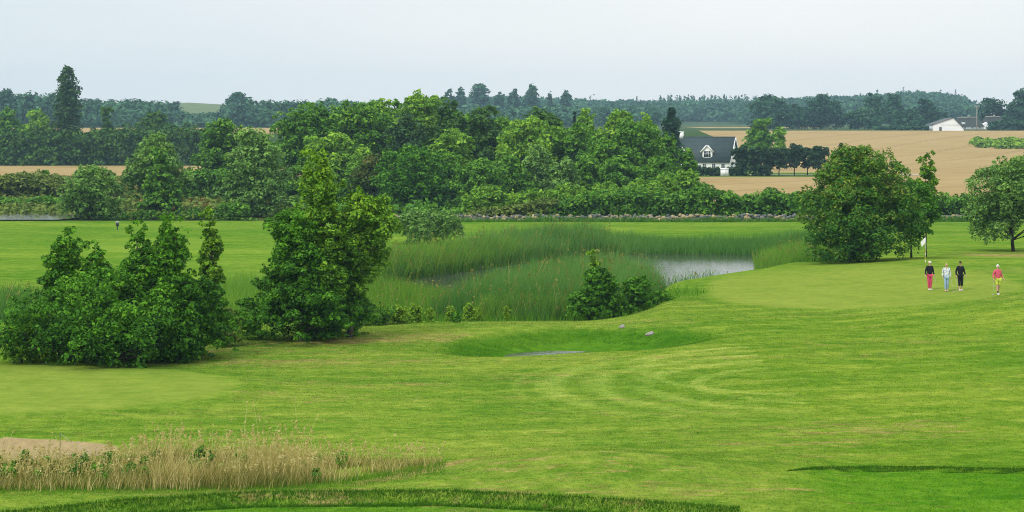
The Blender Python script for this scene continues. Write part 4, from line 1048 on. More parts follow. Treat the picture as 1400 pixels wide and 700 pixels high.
# --- far woods (a mass nobody could count)
def wood(label, trees, per, ls, mat, seed):
    """trees: list of (x, y, height, width, conifer)"""
    r = np.random.default_rng(seed)
    lib = []
    for c in (0, 0, 0, 0, 1, 1):
        C, RAD = crown_clumps(r, 'spruce' if c else 'dome', 1., 1., 36, .2 if not c else .15, 0 if c else .1, .15)
        v, q, t = leaves(r, C, RAD, per, 1.0)
        cen = v.reshape(-1, 4, 3).mean(1)
        lib.append((cen, v.reshape(-1, 4, 3) - cen[:, None], t))
    Vs, Ts = [], []
    for x, y, h, w_, c in trees:
        cen, off, t = lib[(4 + r.integers(2)) if c else r.integers(4)]
        a = r.random() * 6.28; ca, sa = math.cos(a), math.sin(a); Rm = np.array([[ca, -sa, 0], [sa, ca, 0], [0, 0, 1]])
        v = (cen @ Rm.T * np.array([w_, w_, h]))[:, None] + (off @ Rm.T) * ls * (.6 if c else 1)
        v += np.array([x, y, h1(x, y) - .3])
        Vs.append(v.reshape(-1, 3)); Ts.append(np.clip(t + r.normal() * .16, 0, 1))
    V = np.concatenate(Vs)
    kind(obj('distant_woods', mesh_np('distant_woods', V, [np.arange(len(V)).reshape(-1, 4)], np.concatenate(Ts)), M[mat]), 'stuff', label)
r_ = np.random.default_rng(81)
T = []
for y in np.arange(1520, 2200, 13.):
    for x in np.arange(-120, 520, 11.):
        xx, yy = x * y / 2100 + r_.uniform(-5, 5), y + r_.uniform(-5, 5)
        px = 700 + FPX * xx / yy
        if px < 570 or px > 1338 or (yy < 1640 and 925 < px < 1010): continue
        con = (900 < px < 1060 and yy > 1960) or r_.random() < .015
        T.append((xx, yy, (15 if con else 12.5) * r_.uniform(.72, 1.25), (6 if con else 17) * r_.uniform(.6, 1.5), con))
wood('wooded hill fading into the haze beyond the fields', T, 110, 1.75, 'far', 82)
T = []
for y in np.arange(1085, 1330, 14.):
    for x in np.arange(-330, -60, 11.):
        xx, yy = x * y / 1250 + r_.uniform(-5, 5), y + r_.uniform(-5, 5)
        px = 700 + FPX * xx / yy
        if px < -60 or px > 520: continue
        hgt = np.interp(px, [-60, 60, 110, 200, 240, 255, 300, 310, 480, 520], [19, 18, 15, 15, 14, 7, 8, 14, 14, 14])
        T.append((xx, yy, hgt * r_.uniform(.8, 1.15), 13 * r_.uniform(.8, 1.3), r_.random() < .04))
wood('hazy belt of woodland beyond the western wheat fields', T, 110, 1.5, 'far', 83)
T = []
for y in np.arange(1180, 1480, 16.):
    for x in np.arange(-40, 110, 11.):
        xx, yy = x * y / 1300 + r_.uniform(-5, 5), y + r_.uniform(-5, 5)
        px = 700 + FPX * xx / yy
        if px < 520 or px > 900: continue
        T.append((xx, yy, 10 * r_.uniform(.7, 1.3), 13 * r_.uniform(.8, 1.3), r_.random() < .04))
wood('hazy wood below the skyline trees behind the grove', T, 100, 1.6, 'far', 84)
# ------------------------------------------------------------------ buildings
M['white_wall'] = plain('white_render', (.88, .88, .87), .75, .05, .8, .3)
M['white_paint'] = plain('white_paint', (.82, .82, .80), .45, .03, 3, .4)
M['glass'] = plain('window_glass', (.035, .045, .055), .08, .1, 2, .5)
M['stone_dark'] = plain('plinth_stone', (.12, .12, .12), .8, .2, 3, .3)
M['metal_wall'] = plain('white_sheet_metal', (.82, .84, .86), .5, .04, .3, .4)
M['pole_wood'] = plain('weathered_pole', (.36, .34, .29), .85, .2, 2, .2)
M['ceramic'] = plain('pale_ceramic', (.6, .62, .6), .3, .05, 3, .5)
def roof_material(name, rgb, sc, st=.18):
    m, nt, nodes, links = new_mat(name)
    o = nodes.new('ShaderNodeOutputMaterial'); b = nodes.new('ShaderNodeBsdfPrincipled')
    tc = nodes.new('ShaderNodeTexCoord')
    br = nodes.new('ShaderNodeTexBrick'); br.inputs['Scale'].default_value = sc
    br.inputs['Color1'].default_value = (*rgb, 1); br.inputs['Color2'].default_value = (*[c * 1.35 for c in rgb], 1); br.inputs['Mortar'].default_value = (*[c * .55 for c in rgb], 1)
    br.inputs['Mortar Size'].default_value = .05; br.inputs['Brick Width'].default_value = .35; br.inputs['Row Height'].default_value = .3
    mp = nodes.new('ShaderNodeMapping'); mp.inputs['Rotation'].default_value = (R(90), 0, 0); links.new(tc.outputs['Object'], mp.inputs['Vector'])
    links.new(mp.outputs[0], br.inputs['Vector'])
    f = mrange(nodes, links, noise(nodes, links, .7, 5, .7, tc.outputs['Object']), .3, .7)
    c = mixc(nodes, links, math_n(nodes, links, 'MULTIPLY', f, .5), br.outputs['Color'], tuple(c * 1.7 for c in rgb))
    links.new(c, b.inputs['Base Color']); b.inputs['Roughness'].default_value = .6; b.inputs['Specular IOR Level'].default_value = .3
    links.new(b.outputs[0], o.inputs[0]); return m
M['slate'] = roof_material('slate_tiles', (.030, .050, .050), 1.0)
M['thatch'] = plain('dark_thatch', (.050, .056, .048), .95, .3, 1.5, .1, .6)

def prism(mb, prof, y0, y1):
    """extrude an (x,z) outline from y0 to y1"""
    n = len(prof); a = [(x, y0, z) for x, z in prof]; b = [(x, y1, z) for x, z in prof]
    mb.add(a + b, [(i, (i + 1) % n, n + (i + 1) % n, n + i) for i in range(n)])
    tri = [(0, i, i + 1) for i in range(1, n - 1)]
    mb.add(a, [t[::-1] for t in tri]); mb.add(b, tri)
    return mb
def slab(mb, p, t):
    """a thick sheet: quad p (4 corners) with thickness t along its normal"""
    p = np.array(p, float); nrm = np.cross(p[1] - p[0], p[3] - p[0]); nrm /= np.linalg.norm(nrm)
    if nrm[2] < 0: nrm = -nrm
    q = p + nrm * t
    mb.add(np.concatenate([p, q]), [(0, 3, 2, 1), (4, 5, 6, 7), (0, 1, 5, 4), (1, 2, 6, 5), (2, 3, 7, 6), (3, 0, 4, 7)])
    return mb
def window(parent, x, z, w, h, y, lights=2, name='window'):
    """frame proud of a wall facing -y, with glass and glazing bars; local coordinates of the parent"""
    f = MB(); t = .09
    f.box((x - w / 2 + t / 2, y - .03, z), (t, .10, h)); f.box((x + w / 2 - t / 2, y - .03, z), (t, .10, h))
    f.box((x, y - .03, z + h / 2 - t / 2), (w - 2 * t, .10, t)); f.box((x, y - .03, z - h / 2 + t / 2), (w - 2 * t, .10, t))
    for i in range(1, lights): f.box((x - w / 2 + w * i / lights, y - .028, z), (.06, .08, h - 2 * t))
    f.box((x, y - .027, z + h * .12), (w - 2 * t - .01, .07, .045))
    wd = f.build(name, M['white_paint'], parent)
    MB().box((x, y - .008, z), (w - 2 * t, .03, h - 2 * t)).build('pane', M['glass'], wd)
    MB().box((x, y - .07, z - h / 2 - .04), (w + .16, .2, .07)).build('sill', M['white_paint'], wd)
    return wd

def white_house():
    X, Y = wx(997, 459), 459.
    t = thing('house', 'white house with steep dark roof, two gabled dormers and a white chimney', 'house', (X, Y, h1(X, Y)), R(-20))
    L, D, E, RZ = 17.5, 9.0, 3.15, 8.35
    b = MB()
    prof = [(0, 0), (D, 0), (D, E), (D / 2, RZ - .28), (0, E)]
    n = len(prof); v = [(0, y, z) for y, z in prof] + [(-L, y, z) for y, z in prof]
    b.add(v, [(i, (i + 1) % n, n + (i + 1) % n, n + i) for i in range(n)])
    b.add(v[:n], [(0, i, i + 1) for i in range(1, n - 1)]); b.add(v[n:], [(0, i + 1, i) for i in range(1, n - 1)])
    b.build('wall', M['white_wall'], t)
    MB().box((-L / 2, D / 2, .18), (L + .12, D + .12, .36)).build('plinth', M['stone_dark'], t)
    r = MB(); o = .38; k = (RZ - E) / (D / 2)
    for s in (0, 1):
        ye, zr = (-o, E - o * k) if s == 0 else (D + o, E - o * k)
        slab(r, [(o, ye, zr + .02), (-L - o, ye, zr + .02), (-L - o, D / 2, RZ + .02), (o, D / 2, RZ + .02)], .2)
    rf = r.build('roof', M['slate'], t)
    MB().tube([(.42, D / 2, RZ + .2), (-L - .42, D / 2, RZ + .2)], .14, 6).build('ridge', M['slate'], rf)
    v_ = MB()
    for ya, yb in ((-o - .02, D / 2), (D + o + .02, D / 2)):
        slab(v_, [(o + .01, ya, E - o * k - .16), (o + .13, ya, E - o * k - .16), (o + .13, yb, RZ - .12), (o + .01, yb, RZ - .12)], .38)
    v_.build('bargeboard', M['white_paint'], rf)
    c = MB().box((-12.6, D / 2, RZ + .55), (.95, .8, 1.7)); c.box((-12.6, D / 2, RZ + 1.46), (1.1, .95, .14))
    c.build('chimney', M['white_wall'], rf)
    for dx in (-5.3, -11.9):
        w, h = 1.15, 1.75
        y0 = .95; zb = E + .55
        yb = lambda z: (z - E) / k
        d = MB(); prof = [(-w, zb), (w, zb), (w, zb + h), (0, zb + h + 1.25), (-w, zb + h)]
        prism(d, [(dx + x, z) for x, z in prof], y0 - .5, 4.2)
        dm = d.build('dormer', M['white_wall'], t)
        g = MB()
        for sgn in (-1, 1):
            slab(g, [(dx, y0 - .75, zb + h + 1.27), (dx + sgn * (w + .3), y0 - .75, zb + h + 1.27 - (w + .3) * 1.09), (dx + sgn * (w + .3), 4.4, zb + h + 1.27 - (w + .3) * 1.09), (dx, 4.4, zb + h + 1.27)], .12)
        g.build('dormer_roof', M['slate'], dm)
        g = MB()
        for sgn in (-1, 1):
            slab(g, [(dx, y0 - .83, zb + h + 1.12), (dx + sgn * (w + .33), y0 - .83, zb + h + 1.12 - (w + .33) * 1.09), (dx + sgn * (w + .33), y0 - .755, zb + h + 1.12 - (w + .33) * 1.09), (dx, y0 - .755, zb + h + 1.12)], .30)
        g.build('bargeboard', M['white_paint'], dm)
        window(dm, dx, zb + .92, 1.75, 1.55, y0 - .5, 3)
    for x in (-1.45, -3.65, -5.9, -8.4, -10.8, -13.2):
        window(t, x, 1.75, .95, 1.45, 0, 2)
    # gable windows on the drive side, built facing +x
    for y, z in ((2.6, 1.75), (6.2, 1.75), (4.5, 5.0)):
        f = MB(); f.box((.04, y - .5, z), (.1, .09, 1.4)); f.box((.04, y + .5, z), (.1, .09, 1.4)); f.box((.04, y, z + .66), (.1, .9, .09)); f.box((.04, y, z - .66), (.1, .9, .09)); f.box((.035, y, z), (.08, .06, 1.2))
        wd = f.build('window', M['white_paint'], t); MB().box((.012, y, z), (.03, .9, 1.22)).build('pane', M['glass'], wd)
    d = MB().box((-7.15, -.04, 1.05), (1.0, .1, 2.1)).build('door', M['stone_dark'], t)
    MB().tube([(-6.8, -.09, 1.0), (-6.8, -.15, 1.0), (-6.68, -.15, 1.0)], .025, 6).build('handle', M['ceramic'], d)
white_house()

def garden_shed():
    X, Y = wx(990.5, 445.5), 445.5
    t = thing('shed', 'small white box like shed with a flat lid beside the clipped hedge', 'shed', (X, Y, h1(X, Y)), R(-8))
    MB().box((0, .7, .80), (1.75, 1.4, 1.6)).build('wall', M['white_wall'], t)
    slab(MB(), [(-1.0, -.14, 1.60), (1.0, -.14, 1.60), (1.0, 1.55, 1.72), (-1.0, 1.55, 1.72)], .09).build('roof', M['white_paint'], t)
    d = MB().box((0, -.02, .76), (.8, .05, 1.4)).build('door', M['white_paint'], t)
    MB().tube([(.3, -.045, .8), (.3, -.1, .8), (.3, -.1, .68)], .018, 6).build('handle', M['pole_wood'], d)
garden_shed()

def barn():
    X, Y = wx(1295.5, 900), 898.
    zb = h1(X, Y) - .1
    t = thing('barn', 'white metal barn with its broad gable end facing the wheat field', 'barn', (X, Y, zb), R(-4))
    pr = [(-6.8, 0), (6.8, 0), (6.8, .9), (2.1, 5.75), (-6.8, 2.75)]
    prism(MB(), pr, 0, 24).build('wall', M['metal_wall'], t)
    r = MB()
    slab(r, [(7.1, -.3, .62), (7.1, 24.3, .62), (2.1, 24.3, 5.77), (2.1, -.3, 5.77)], .18)
    slab(r, [(-7.15, -.3, 2.64), (-7.15, 24.3, 2.64), (2.1, 24.3, 5.775), (2.1, -.3, 5.775)], .18)
    r.build('roof', M['stone_dark'], t)
    d = MB().box((-3.6, -.04, .95), (1.1, .09, 1.9)).build('door', M['stone_dark'], t)
    MB().tube([(-3.2, -.09, .95), (-3.2, -.2, .95)], .03, 6).build('handle', M['ceramic'], d)
    MB().box((1.6, -.035, 2.72), (9.6, .08, .14)).build('wall_band', M['pole_wood'], t)
barn()

def farmhouse(label, px0, px1, Y, top, rz, hip, gable_white):
    X = wx((px0 + px1) / 2, Y); zb = h1(X, Y) - .1
    L = (px1 - px0) * Y / FPX; RZ = wz(top, Y) - zb; D, E = 8., 1.9
    t = thing('farmhouse', label, 'farmhouse', (X, Y, zb), rz)
    MB().box((0, D / 2, E / 2), (L - 1.0, D, E)).build('wall', M['white_wall'], t)
    r = MB(); o = .5; h = L / 2; i = hip
    v = [(-h, -o, E - .4), (h, -o, E - .4), (h, D + o, E - .4), (-h, D + o, E - .4), (-h + i, D / 2, RZ), (h - i, D / 2, RZ)]
    r.add(v, [(0, 1, 5, 4), (2, 3, 4, 5)]); r.add([v[k] for k in (1, 2, 5, 3, 0, 4)], [(0, 1, 2), (3, 4, 5)]); r.add(v[:4], [(3, 2, 1, 0)])
    rf = r.build('roof', M['thatch'], t)
    MB().tube([(-h + i, D / 2, RZ + .02), (h - i, D / 2, RZ + .02)], .22, 6).build('ridge', M['pole_wood'], rf)
    for x in np.linspace(-L * .34, L * .34, 4): window(t, x, 1.0, .9, .95, 0, 2)
    k = (RZ - E) / (D / 2)
    if gable_white:
        g = MB(); prism(g, [(-h - .05, 0), (-h + 2.6, 0), (-h + 2.6, E + .4), (-h + 1.3, E + 1.7), (-h - .05, E + .4)], -.9, 3)
        wg = g.build('porch', M['white_wall'], t)
        window(wg, -h + 1.25, 1.1, .9, 1.0, -.9, 2)
    else:
        slab(MB(), [(-h * .42, .95, E + .9 * k + .03), (-h * .42 + 1.7, .95, E + .9 * k + .03), (-h * .42 + 1.7, 1.55, E + 1.5 * k + .03), (-h * .42, 1.55, E + 1.5 * k + .03)], .08).build('skylight', M['ceramic'], rf)
    MB().box((0.6, D / 2, RZ + .3), (.7, .7, 1.1)).build('chimney', M['pole_wood'], rf)
farmhouse('long thatched farmhouse with a dark hipped roof standing behind the white barn', 1303, 1346, 935, 160.5, R(-2), 2.8, False)
farmhouse('second thatched farmhouse with a white gabled porch, beside the clipped far hedge', 1344, 1378, 945, 159.3, R(4), 2.2, True)

def utility_pole():
    X, Y = wx(1335.5, 892), 892.; zb = h1(X, Y)
    t = thing('utility_pole', 'tall pale utility pole with a crossarm in front of the farmhouses', 'utility pole', (X, Y, zb))
    hh = wz(144, Y) - zb
    MB().tube([(0, 0, -.3), (0, 0, hh)], [.20, .13], 8).build('pole', M['pole_wood'], t, smooth=True)
    a = MB().box((0, -.16, hh - .45), (2.6, .14, .18)); a.box((0, -.16, hh - 1.25), (1.7, .14, .16)); arm = a.build('crossarm', M['pole_wood'], t)
    for x in (-1.2, -.6, .6, 1.2): MB().tube([(x, -.16, hh - .36), (x, -.16, hh - .05)], [.07, .05], 6).build('insulator', M['ceramic'], arm)
    return t
utility_pole()

# gravel drive beside the clipped trees
def drive():
    xs = np.linspace(54, 96, 40); v = []
    for x in xs:
        for y in (452.3, 456.5): v.append((x, y, h1(x, y) + .03))
    f = [(2 * i, 2 * i + 2, 2 * i + 3, 2 * i + 1) for i in range(len(xs) - 1)]
    kind(obj('gravel_drive', mesh_np('gravel_drive', v, [f]), plain('pale_gravel', (.46, .46, .44), .9, .15, .5, .2)), 'structure', 'pale gravel drive under the clipped trees')
drive()

# ------------------------------------------------------------------ fieldstone wall
def stone_mesh(r, n_cuts=2):
    bm = bmesh.new(); bmesh.ops.create_icosphere(bm, subdivisions=n_cuts, radius=1.0)
    v = np.array([p.co[:] for p in bm.verts]); f = np.array([[p.index for p in q.verts] for q in bm.faces]); bm.free()
    return v, f
def stone_wall():
    r = np.random.default_rng(91); v0, f0 = stone_mesh(r)
    Vs, Fs, Ts, off = [], [], [], 0
    for row, (zc, sz) in enumerate(((.16, .34), (.44, .28), (.66, .20))):
        x = wx(468, 236.6)
        while x < wx(1350, 236.6):
            s = sz * r.uniform(.65, 1.3); x += s * 1.5
            if row == 2 and r.random() < .5: continue
            d = v0 * np.array([s * r.uniform(.9, 1.25), s * .9, s * r.uniform(.65, .9)])
            ph = r.random(3) * 6; d = d * (1 + .12 * np.sin(v0[:, :1] * 3 + ph[0]) + .10 * np.sin(v0[:, 1:2] * 4 + ph[1]) + .1 * np.sin(v0[:, 2:] * 3.5 + ph[2]))
            y = 236.6 + r.normal() * .10
            Vs.append(d + np.array([x, y, h1(x, y) + zc + r.normal() * .06])); Fs.append(f0 + off); Ts.append(np.full(len(v0), r.random())); off += len(v0)
    m, nt, nodes, links = new_mat('fieldstone')
    o = nodes.new('ShaderNodeOutputMaterial'); b = nodes.new('ShaderNodeBsdfPrincipled'); at = nodes.new('ShaderNodeAttribute'); at.attribute_name = 'tint'
    cr = nodes.new('ShaderNodeValToRGB'); e = cr.color_ramp.elements; e[0].color = (.08, .09, .095, 1); e[1].color = (.50, .38, .20, 1)
    for p, c in ((.3, (.10, .11, .12)), (.55, (.22, .20, .16)), (.8, (.36, .27, .14))): e.new(p).color = (*c, 1)
    links.new(at.outputs['Fac'], cr.inputs[0])
    g = nodes.new('ShaderNodeNewGeometry'); f = mrange(nodes, links, noise(nodes, links, 5., 5, .7, g.outputs['Position']), .3, .7)
    links.new(mixc(nodes, links, math_n(nodes, links, 'MULTIPLY', f, .5), cr.outputs[0], (.13, .14, .10)), b.inputs['Base Color']); b.inputs['Roughness'].default_value = .9
    links.new(b.outputs[0], o.inputs[0]); M['fieldstone'] = m
    tag(obj('stone_wall', mesh_np('stone_wall', np.concatenate(Vs), [np.concatenate(Fs)], np.concatenate(Ts), smooth=True), m), 'long low wall of rounded grey and tan fieldstones at the foot of the hedge', 'stone wall')
stone_wall()

def ground_hit(px, py, lo=48., hi=400.):
    """distance at which the sight line through a photo point meets the ground"""
    ys = np.linspace(lo, hi, 8000); z = CAMZ - (py - HOR) * ys / FPX
    k = np.argmax(H(wx(px, ys), ys) >= z); return float(ys[k])

def boulder(label, px, py, w, h, seed, rz):
    r = np.random.default_rng(seed); v, f = stone_mesh(r, 3); Y = ground_hit(px, py, 95.5, 130); s = Y / FPX
    n = 1 + .16 * np.sin(v[:, :1] * 2.6 + r.random() * 6) + .12 * np.sin(v[:, 1:2] * 3.7 + 1) + .08 * np.sin(v[:, 2:] * 6 + v[:, :1] * 5)
    d = v * n * np.array([w * s / 2, w * s * .32, h * s * .62])
    X = wx(px, Y)
    o = obj('boulder', mesh_np('boulder', d, [f], np.full(len(v), .42)), plain('pale_boulder', (.30, .28, .25), .9, .3, 9, .2, .5), None, (X, Y, h1(X, Y) + h * s * .2))
    o.rotation_euler = (0, R(-8), rz); tag(o, label, 'stone')
boulder('small pale rounded stone on the far bank of the ditch', 850, 448.5, 8, 5, 3, .2)
boulder('flat longer grey stone lying lower on the ditch bank', 888, 458, 11, 5, 4, .3)

# ------------------------------------------------------------------ small course furniture
M['flag'] = plain('flag_cloth', (.80, .80, .80), .8, .03, 5, .2)
M['yellow'] = plain('yellow_paint', (.62, .50, .06), .5, .05, 5, .4)
M['dark_plastic'] = plain('dark_plastic', (.03, .035, .04), .5, .15, 8, .4)
def flagstick():
    Y = 130.; X = wx(1265, Y); zb = h1(X, Y)
    t = thing('flagstick', 'golf flagstick with a drooping white flag and yellow banded pole on the raised green', 'golf flag', (X, Y, zb))
    hh = wz(324.5, Y) - zb
    MB().tube([(0, 0, -.05), (0, 0, hh)], .017, 8).build('pole', M['yellow'], t, smooth=True)
    for k in range(3):
        z0 = hh * (.18 + .22 * k); MB().tube([(0, 0, z0), (0, 0, z0 + hh * .11)], .0185, 8).build('band', M['white_paint'], t, smooth=True)
    MB().tube([(0, 0, hh * .70), (0, 0, hh * .985)], .0185, 8).build('sleeve', M['white_paint'], t, smooth=True)
    # hanging cloth with folds, thickened
    v, f = [], []; nu, nv = 10, 8
    for side in (0, 1):
        for i in range(nu + 1):
            for j in range(nv + 1):
                u, w_ = i / nu, j / nv
                x = -.30 * u * (1 - .25 * w_); z = hh - .02 - .36 * w_ - .30 * u ** 1.3 * (1 - .15 * w_) 
                y = .05 * math.sin(u * 9 + w_ * 2) * u + .004 * side
                v.append((x, y, z))
    A = (nu + 1) * (nv + 1)
    for i in range(nu):
        for j in range(nv):
            a = i * (nv + 1) + j; q = (a, a + 1, a + nv + 2, a + nv + 1); f.append(q); f.append(tuple(A + k for k in q[::-1]))
    obj('flag', mesh_np('flag', v, [f], smooth=True), M['flag'], t)
    MB().tube([(0, 0, hh - .01), (0, 0, hh + .03)], [.022, .012], 8).build('finial', M['white_paint'], t)
    a = np.linspace(0, 6.283, 25)[:-1]; rim = MB().tube([(0, 0, .008), (0, 0, .014)], [.056, .054], 20); rim.build('cup_rim', M['white_paint'], t)
flagstick()

def marker_post():
    Y = ground_hit(160.5, 314.5, 150, 300); X = wx(160.5, Y); t = thing('ball_washer', 'small dark box on a post at the end of the far fairway', 'post', (X, Y, h1(X, Y)))
    MB().tube([(0, 0, -.1), (0, 0, .45)], .05, 8).build('post', M['dark_plastic'], t)
    MB().box((0, 0, .62), (.30, .26, .42)).build('box', M['dark_plastic'], t)
    slab(MB(), [(-.19, -.16, .83), (.19, -.16, .83), (.19, .16, .87), (-.19, .16, .87)], .04).build('lid', M['ceramic'], t)
marker_post()
def white_post():
    Y = 234.6; X = wx(461, Y); t = thing('marker_post', 'short white marker post in front of the stone wall', 'post', (X, Y, h1(X, Y)))
    MB().tube([(0, 0, -.1), (0, 0, .85)], [.07, .06], 10).build('post', M['white_paint'], t, smooth=True)
    MB().tube([(0, 0, .85), (0, 0, .95)], [.075, .03], 10).build('cap', M['white_paint'], t, smooth=True)
white_post()
def stake():
    Y = 65.2; X = wx(82, Y); t = thing('stake', 'thin dark stake with a pale cord sloping down from it beside the sand bunker', 'stake', (X, Y, h1(X, Y)))
    hh = wz(591.5, Y) - h1(X, Y)
    MB().tube([(0, 0, -.1), (.004, 0, hh)], .011, 8).build('post', M['dark_plastic'], t)
    X2 = wx(132, 64.4); z2 = h1(X2, 64.4) - h1(X, Y)
    s = np.linspace(0, 1, 9); p = np.stack([s * (X2 - X), -.8 * s, hh * .97 + s * (z2 + .02 - hh * .97) - .08 * np.sin(s * 3.14)], 1)
    MB().tube(p, .0065, 6).build('cord', M['pole_wood'], t)
stake()
shrub('weed', 'dense dark green leafy plant standing in the dry tall grass', 274, 611, 44, 60.2, 'grove', kd='dome', cat='plant', nc=40, cs=.16, shoots=.5, base_r=.012, nl=5, leafk=.6, dens=3.)
shrub('weed', 'small dark green weed in the tall grass in front of the sand bunker', 34, 612, 26, 60.6, 'grove', kd='ovate', cat='plant', nc=26, cs=.18, shoots=.7, base_r=.012, nl=5, leafk=.55, dens=2.6)

def bird():
    Y = 420.; t = thing('bird', 'small dark bird flying above the wooded skyline', 'bird', (wx(812, Y), Y, wz(130, Y)), R(30))
    b = MB(); b.tube([(-.24, 0, 0), (-.15, 0, .005), (0, 0, .02), (.12, 0, .03), (.17, 0, .04), (.22, 0, .035), (.26, 0, .03)], [.012, .03, .062, .055, .035, .036, .006], 10)
    for s in (-1, 1):
        p = np.array([(.10, s * .04, .04), (.11, s * .25, .15), (.02, s * .46, .12), (-.06, s * .24, .13), (-.05, s * .04, .03)])
        q = p + np.array([0, 0, .012]); n = 5
        b.add(np.concatenate([p, q]), [(i, (i + 1) % n, n + (i + 1) % n, n + i) for i in range(n)]); b.add(p, [(0, 1, 2), (0, 2, 3), (0, 3, 4)]); b.add(q, [(2, 1, 0), (3, 2, 0), (4, 3, 0)])
    b.add([(-.22, -.02, 0), (-.22, .02, 0), (-.36, .07, .01), (-.36, -.07, .01), (-.22, -.02, .01), (-.22, .02, .01), (-.36, .07, .02), (-.36, -.07, .02)], [(0, 1, 2, 3), (4, 7, 6, 5), (0, 4, 5, 1), (2, 6, 7, 3), (0, 3, 7, 4), (1, 5, 6, 2)])
    b.build('body', M['dark_plastic'], t, smooth=True)
bird()

# ------------------------------------------------------------------ people
def skin_mesh(name, pts, edges, rad, root, sub=2, extra=None):
    bm = bmesh.new(); lay = bm.verts.layers.skin.verify()
    vs = []
    for p, r_ in zip(pts, rad):
        v = bm.verts.new(p); rr = r_ if isinstance(r_, tuple) else (r_, r_); v[lay].radius = rr; vs.append(v)
    vs[root][lay].use_root = True
    for a, b in edges: bm.edges.new((vs[a], vs[b]))
    me = bpy.data.meshes.new(name + '_cage'); bm.to_mesh(me); bm.free()
    o = bpy.data.objects.new('cage', me); col.objects.link(o)
    s = o.modifiers.new('s', 'SKIN'); s.use_smooth_shade = True
    u = o.modifiers.new('u', 'SUBSURF'); u.levels = sub; u.render_levels = sub
    dg = bpy.context.evaluated_depsgraph_get(); dg.update()
    out = bpy.data.meshes.new_from_object(o.evaluated_get(dg)); out.name = name
    for p in out.polygons: p.use_smooth = True
    bpy.data.objects.remove(o); bpy.data.meshes.remove(me)
    return out

SKIN = plain('skin', (.52, .31, .22), .6, .06, 20, .3)
def cloth(name, rgb, var=.12, sc=14.): return plain(name, rgb, .85, var, sc, .15, .15)

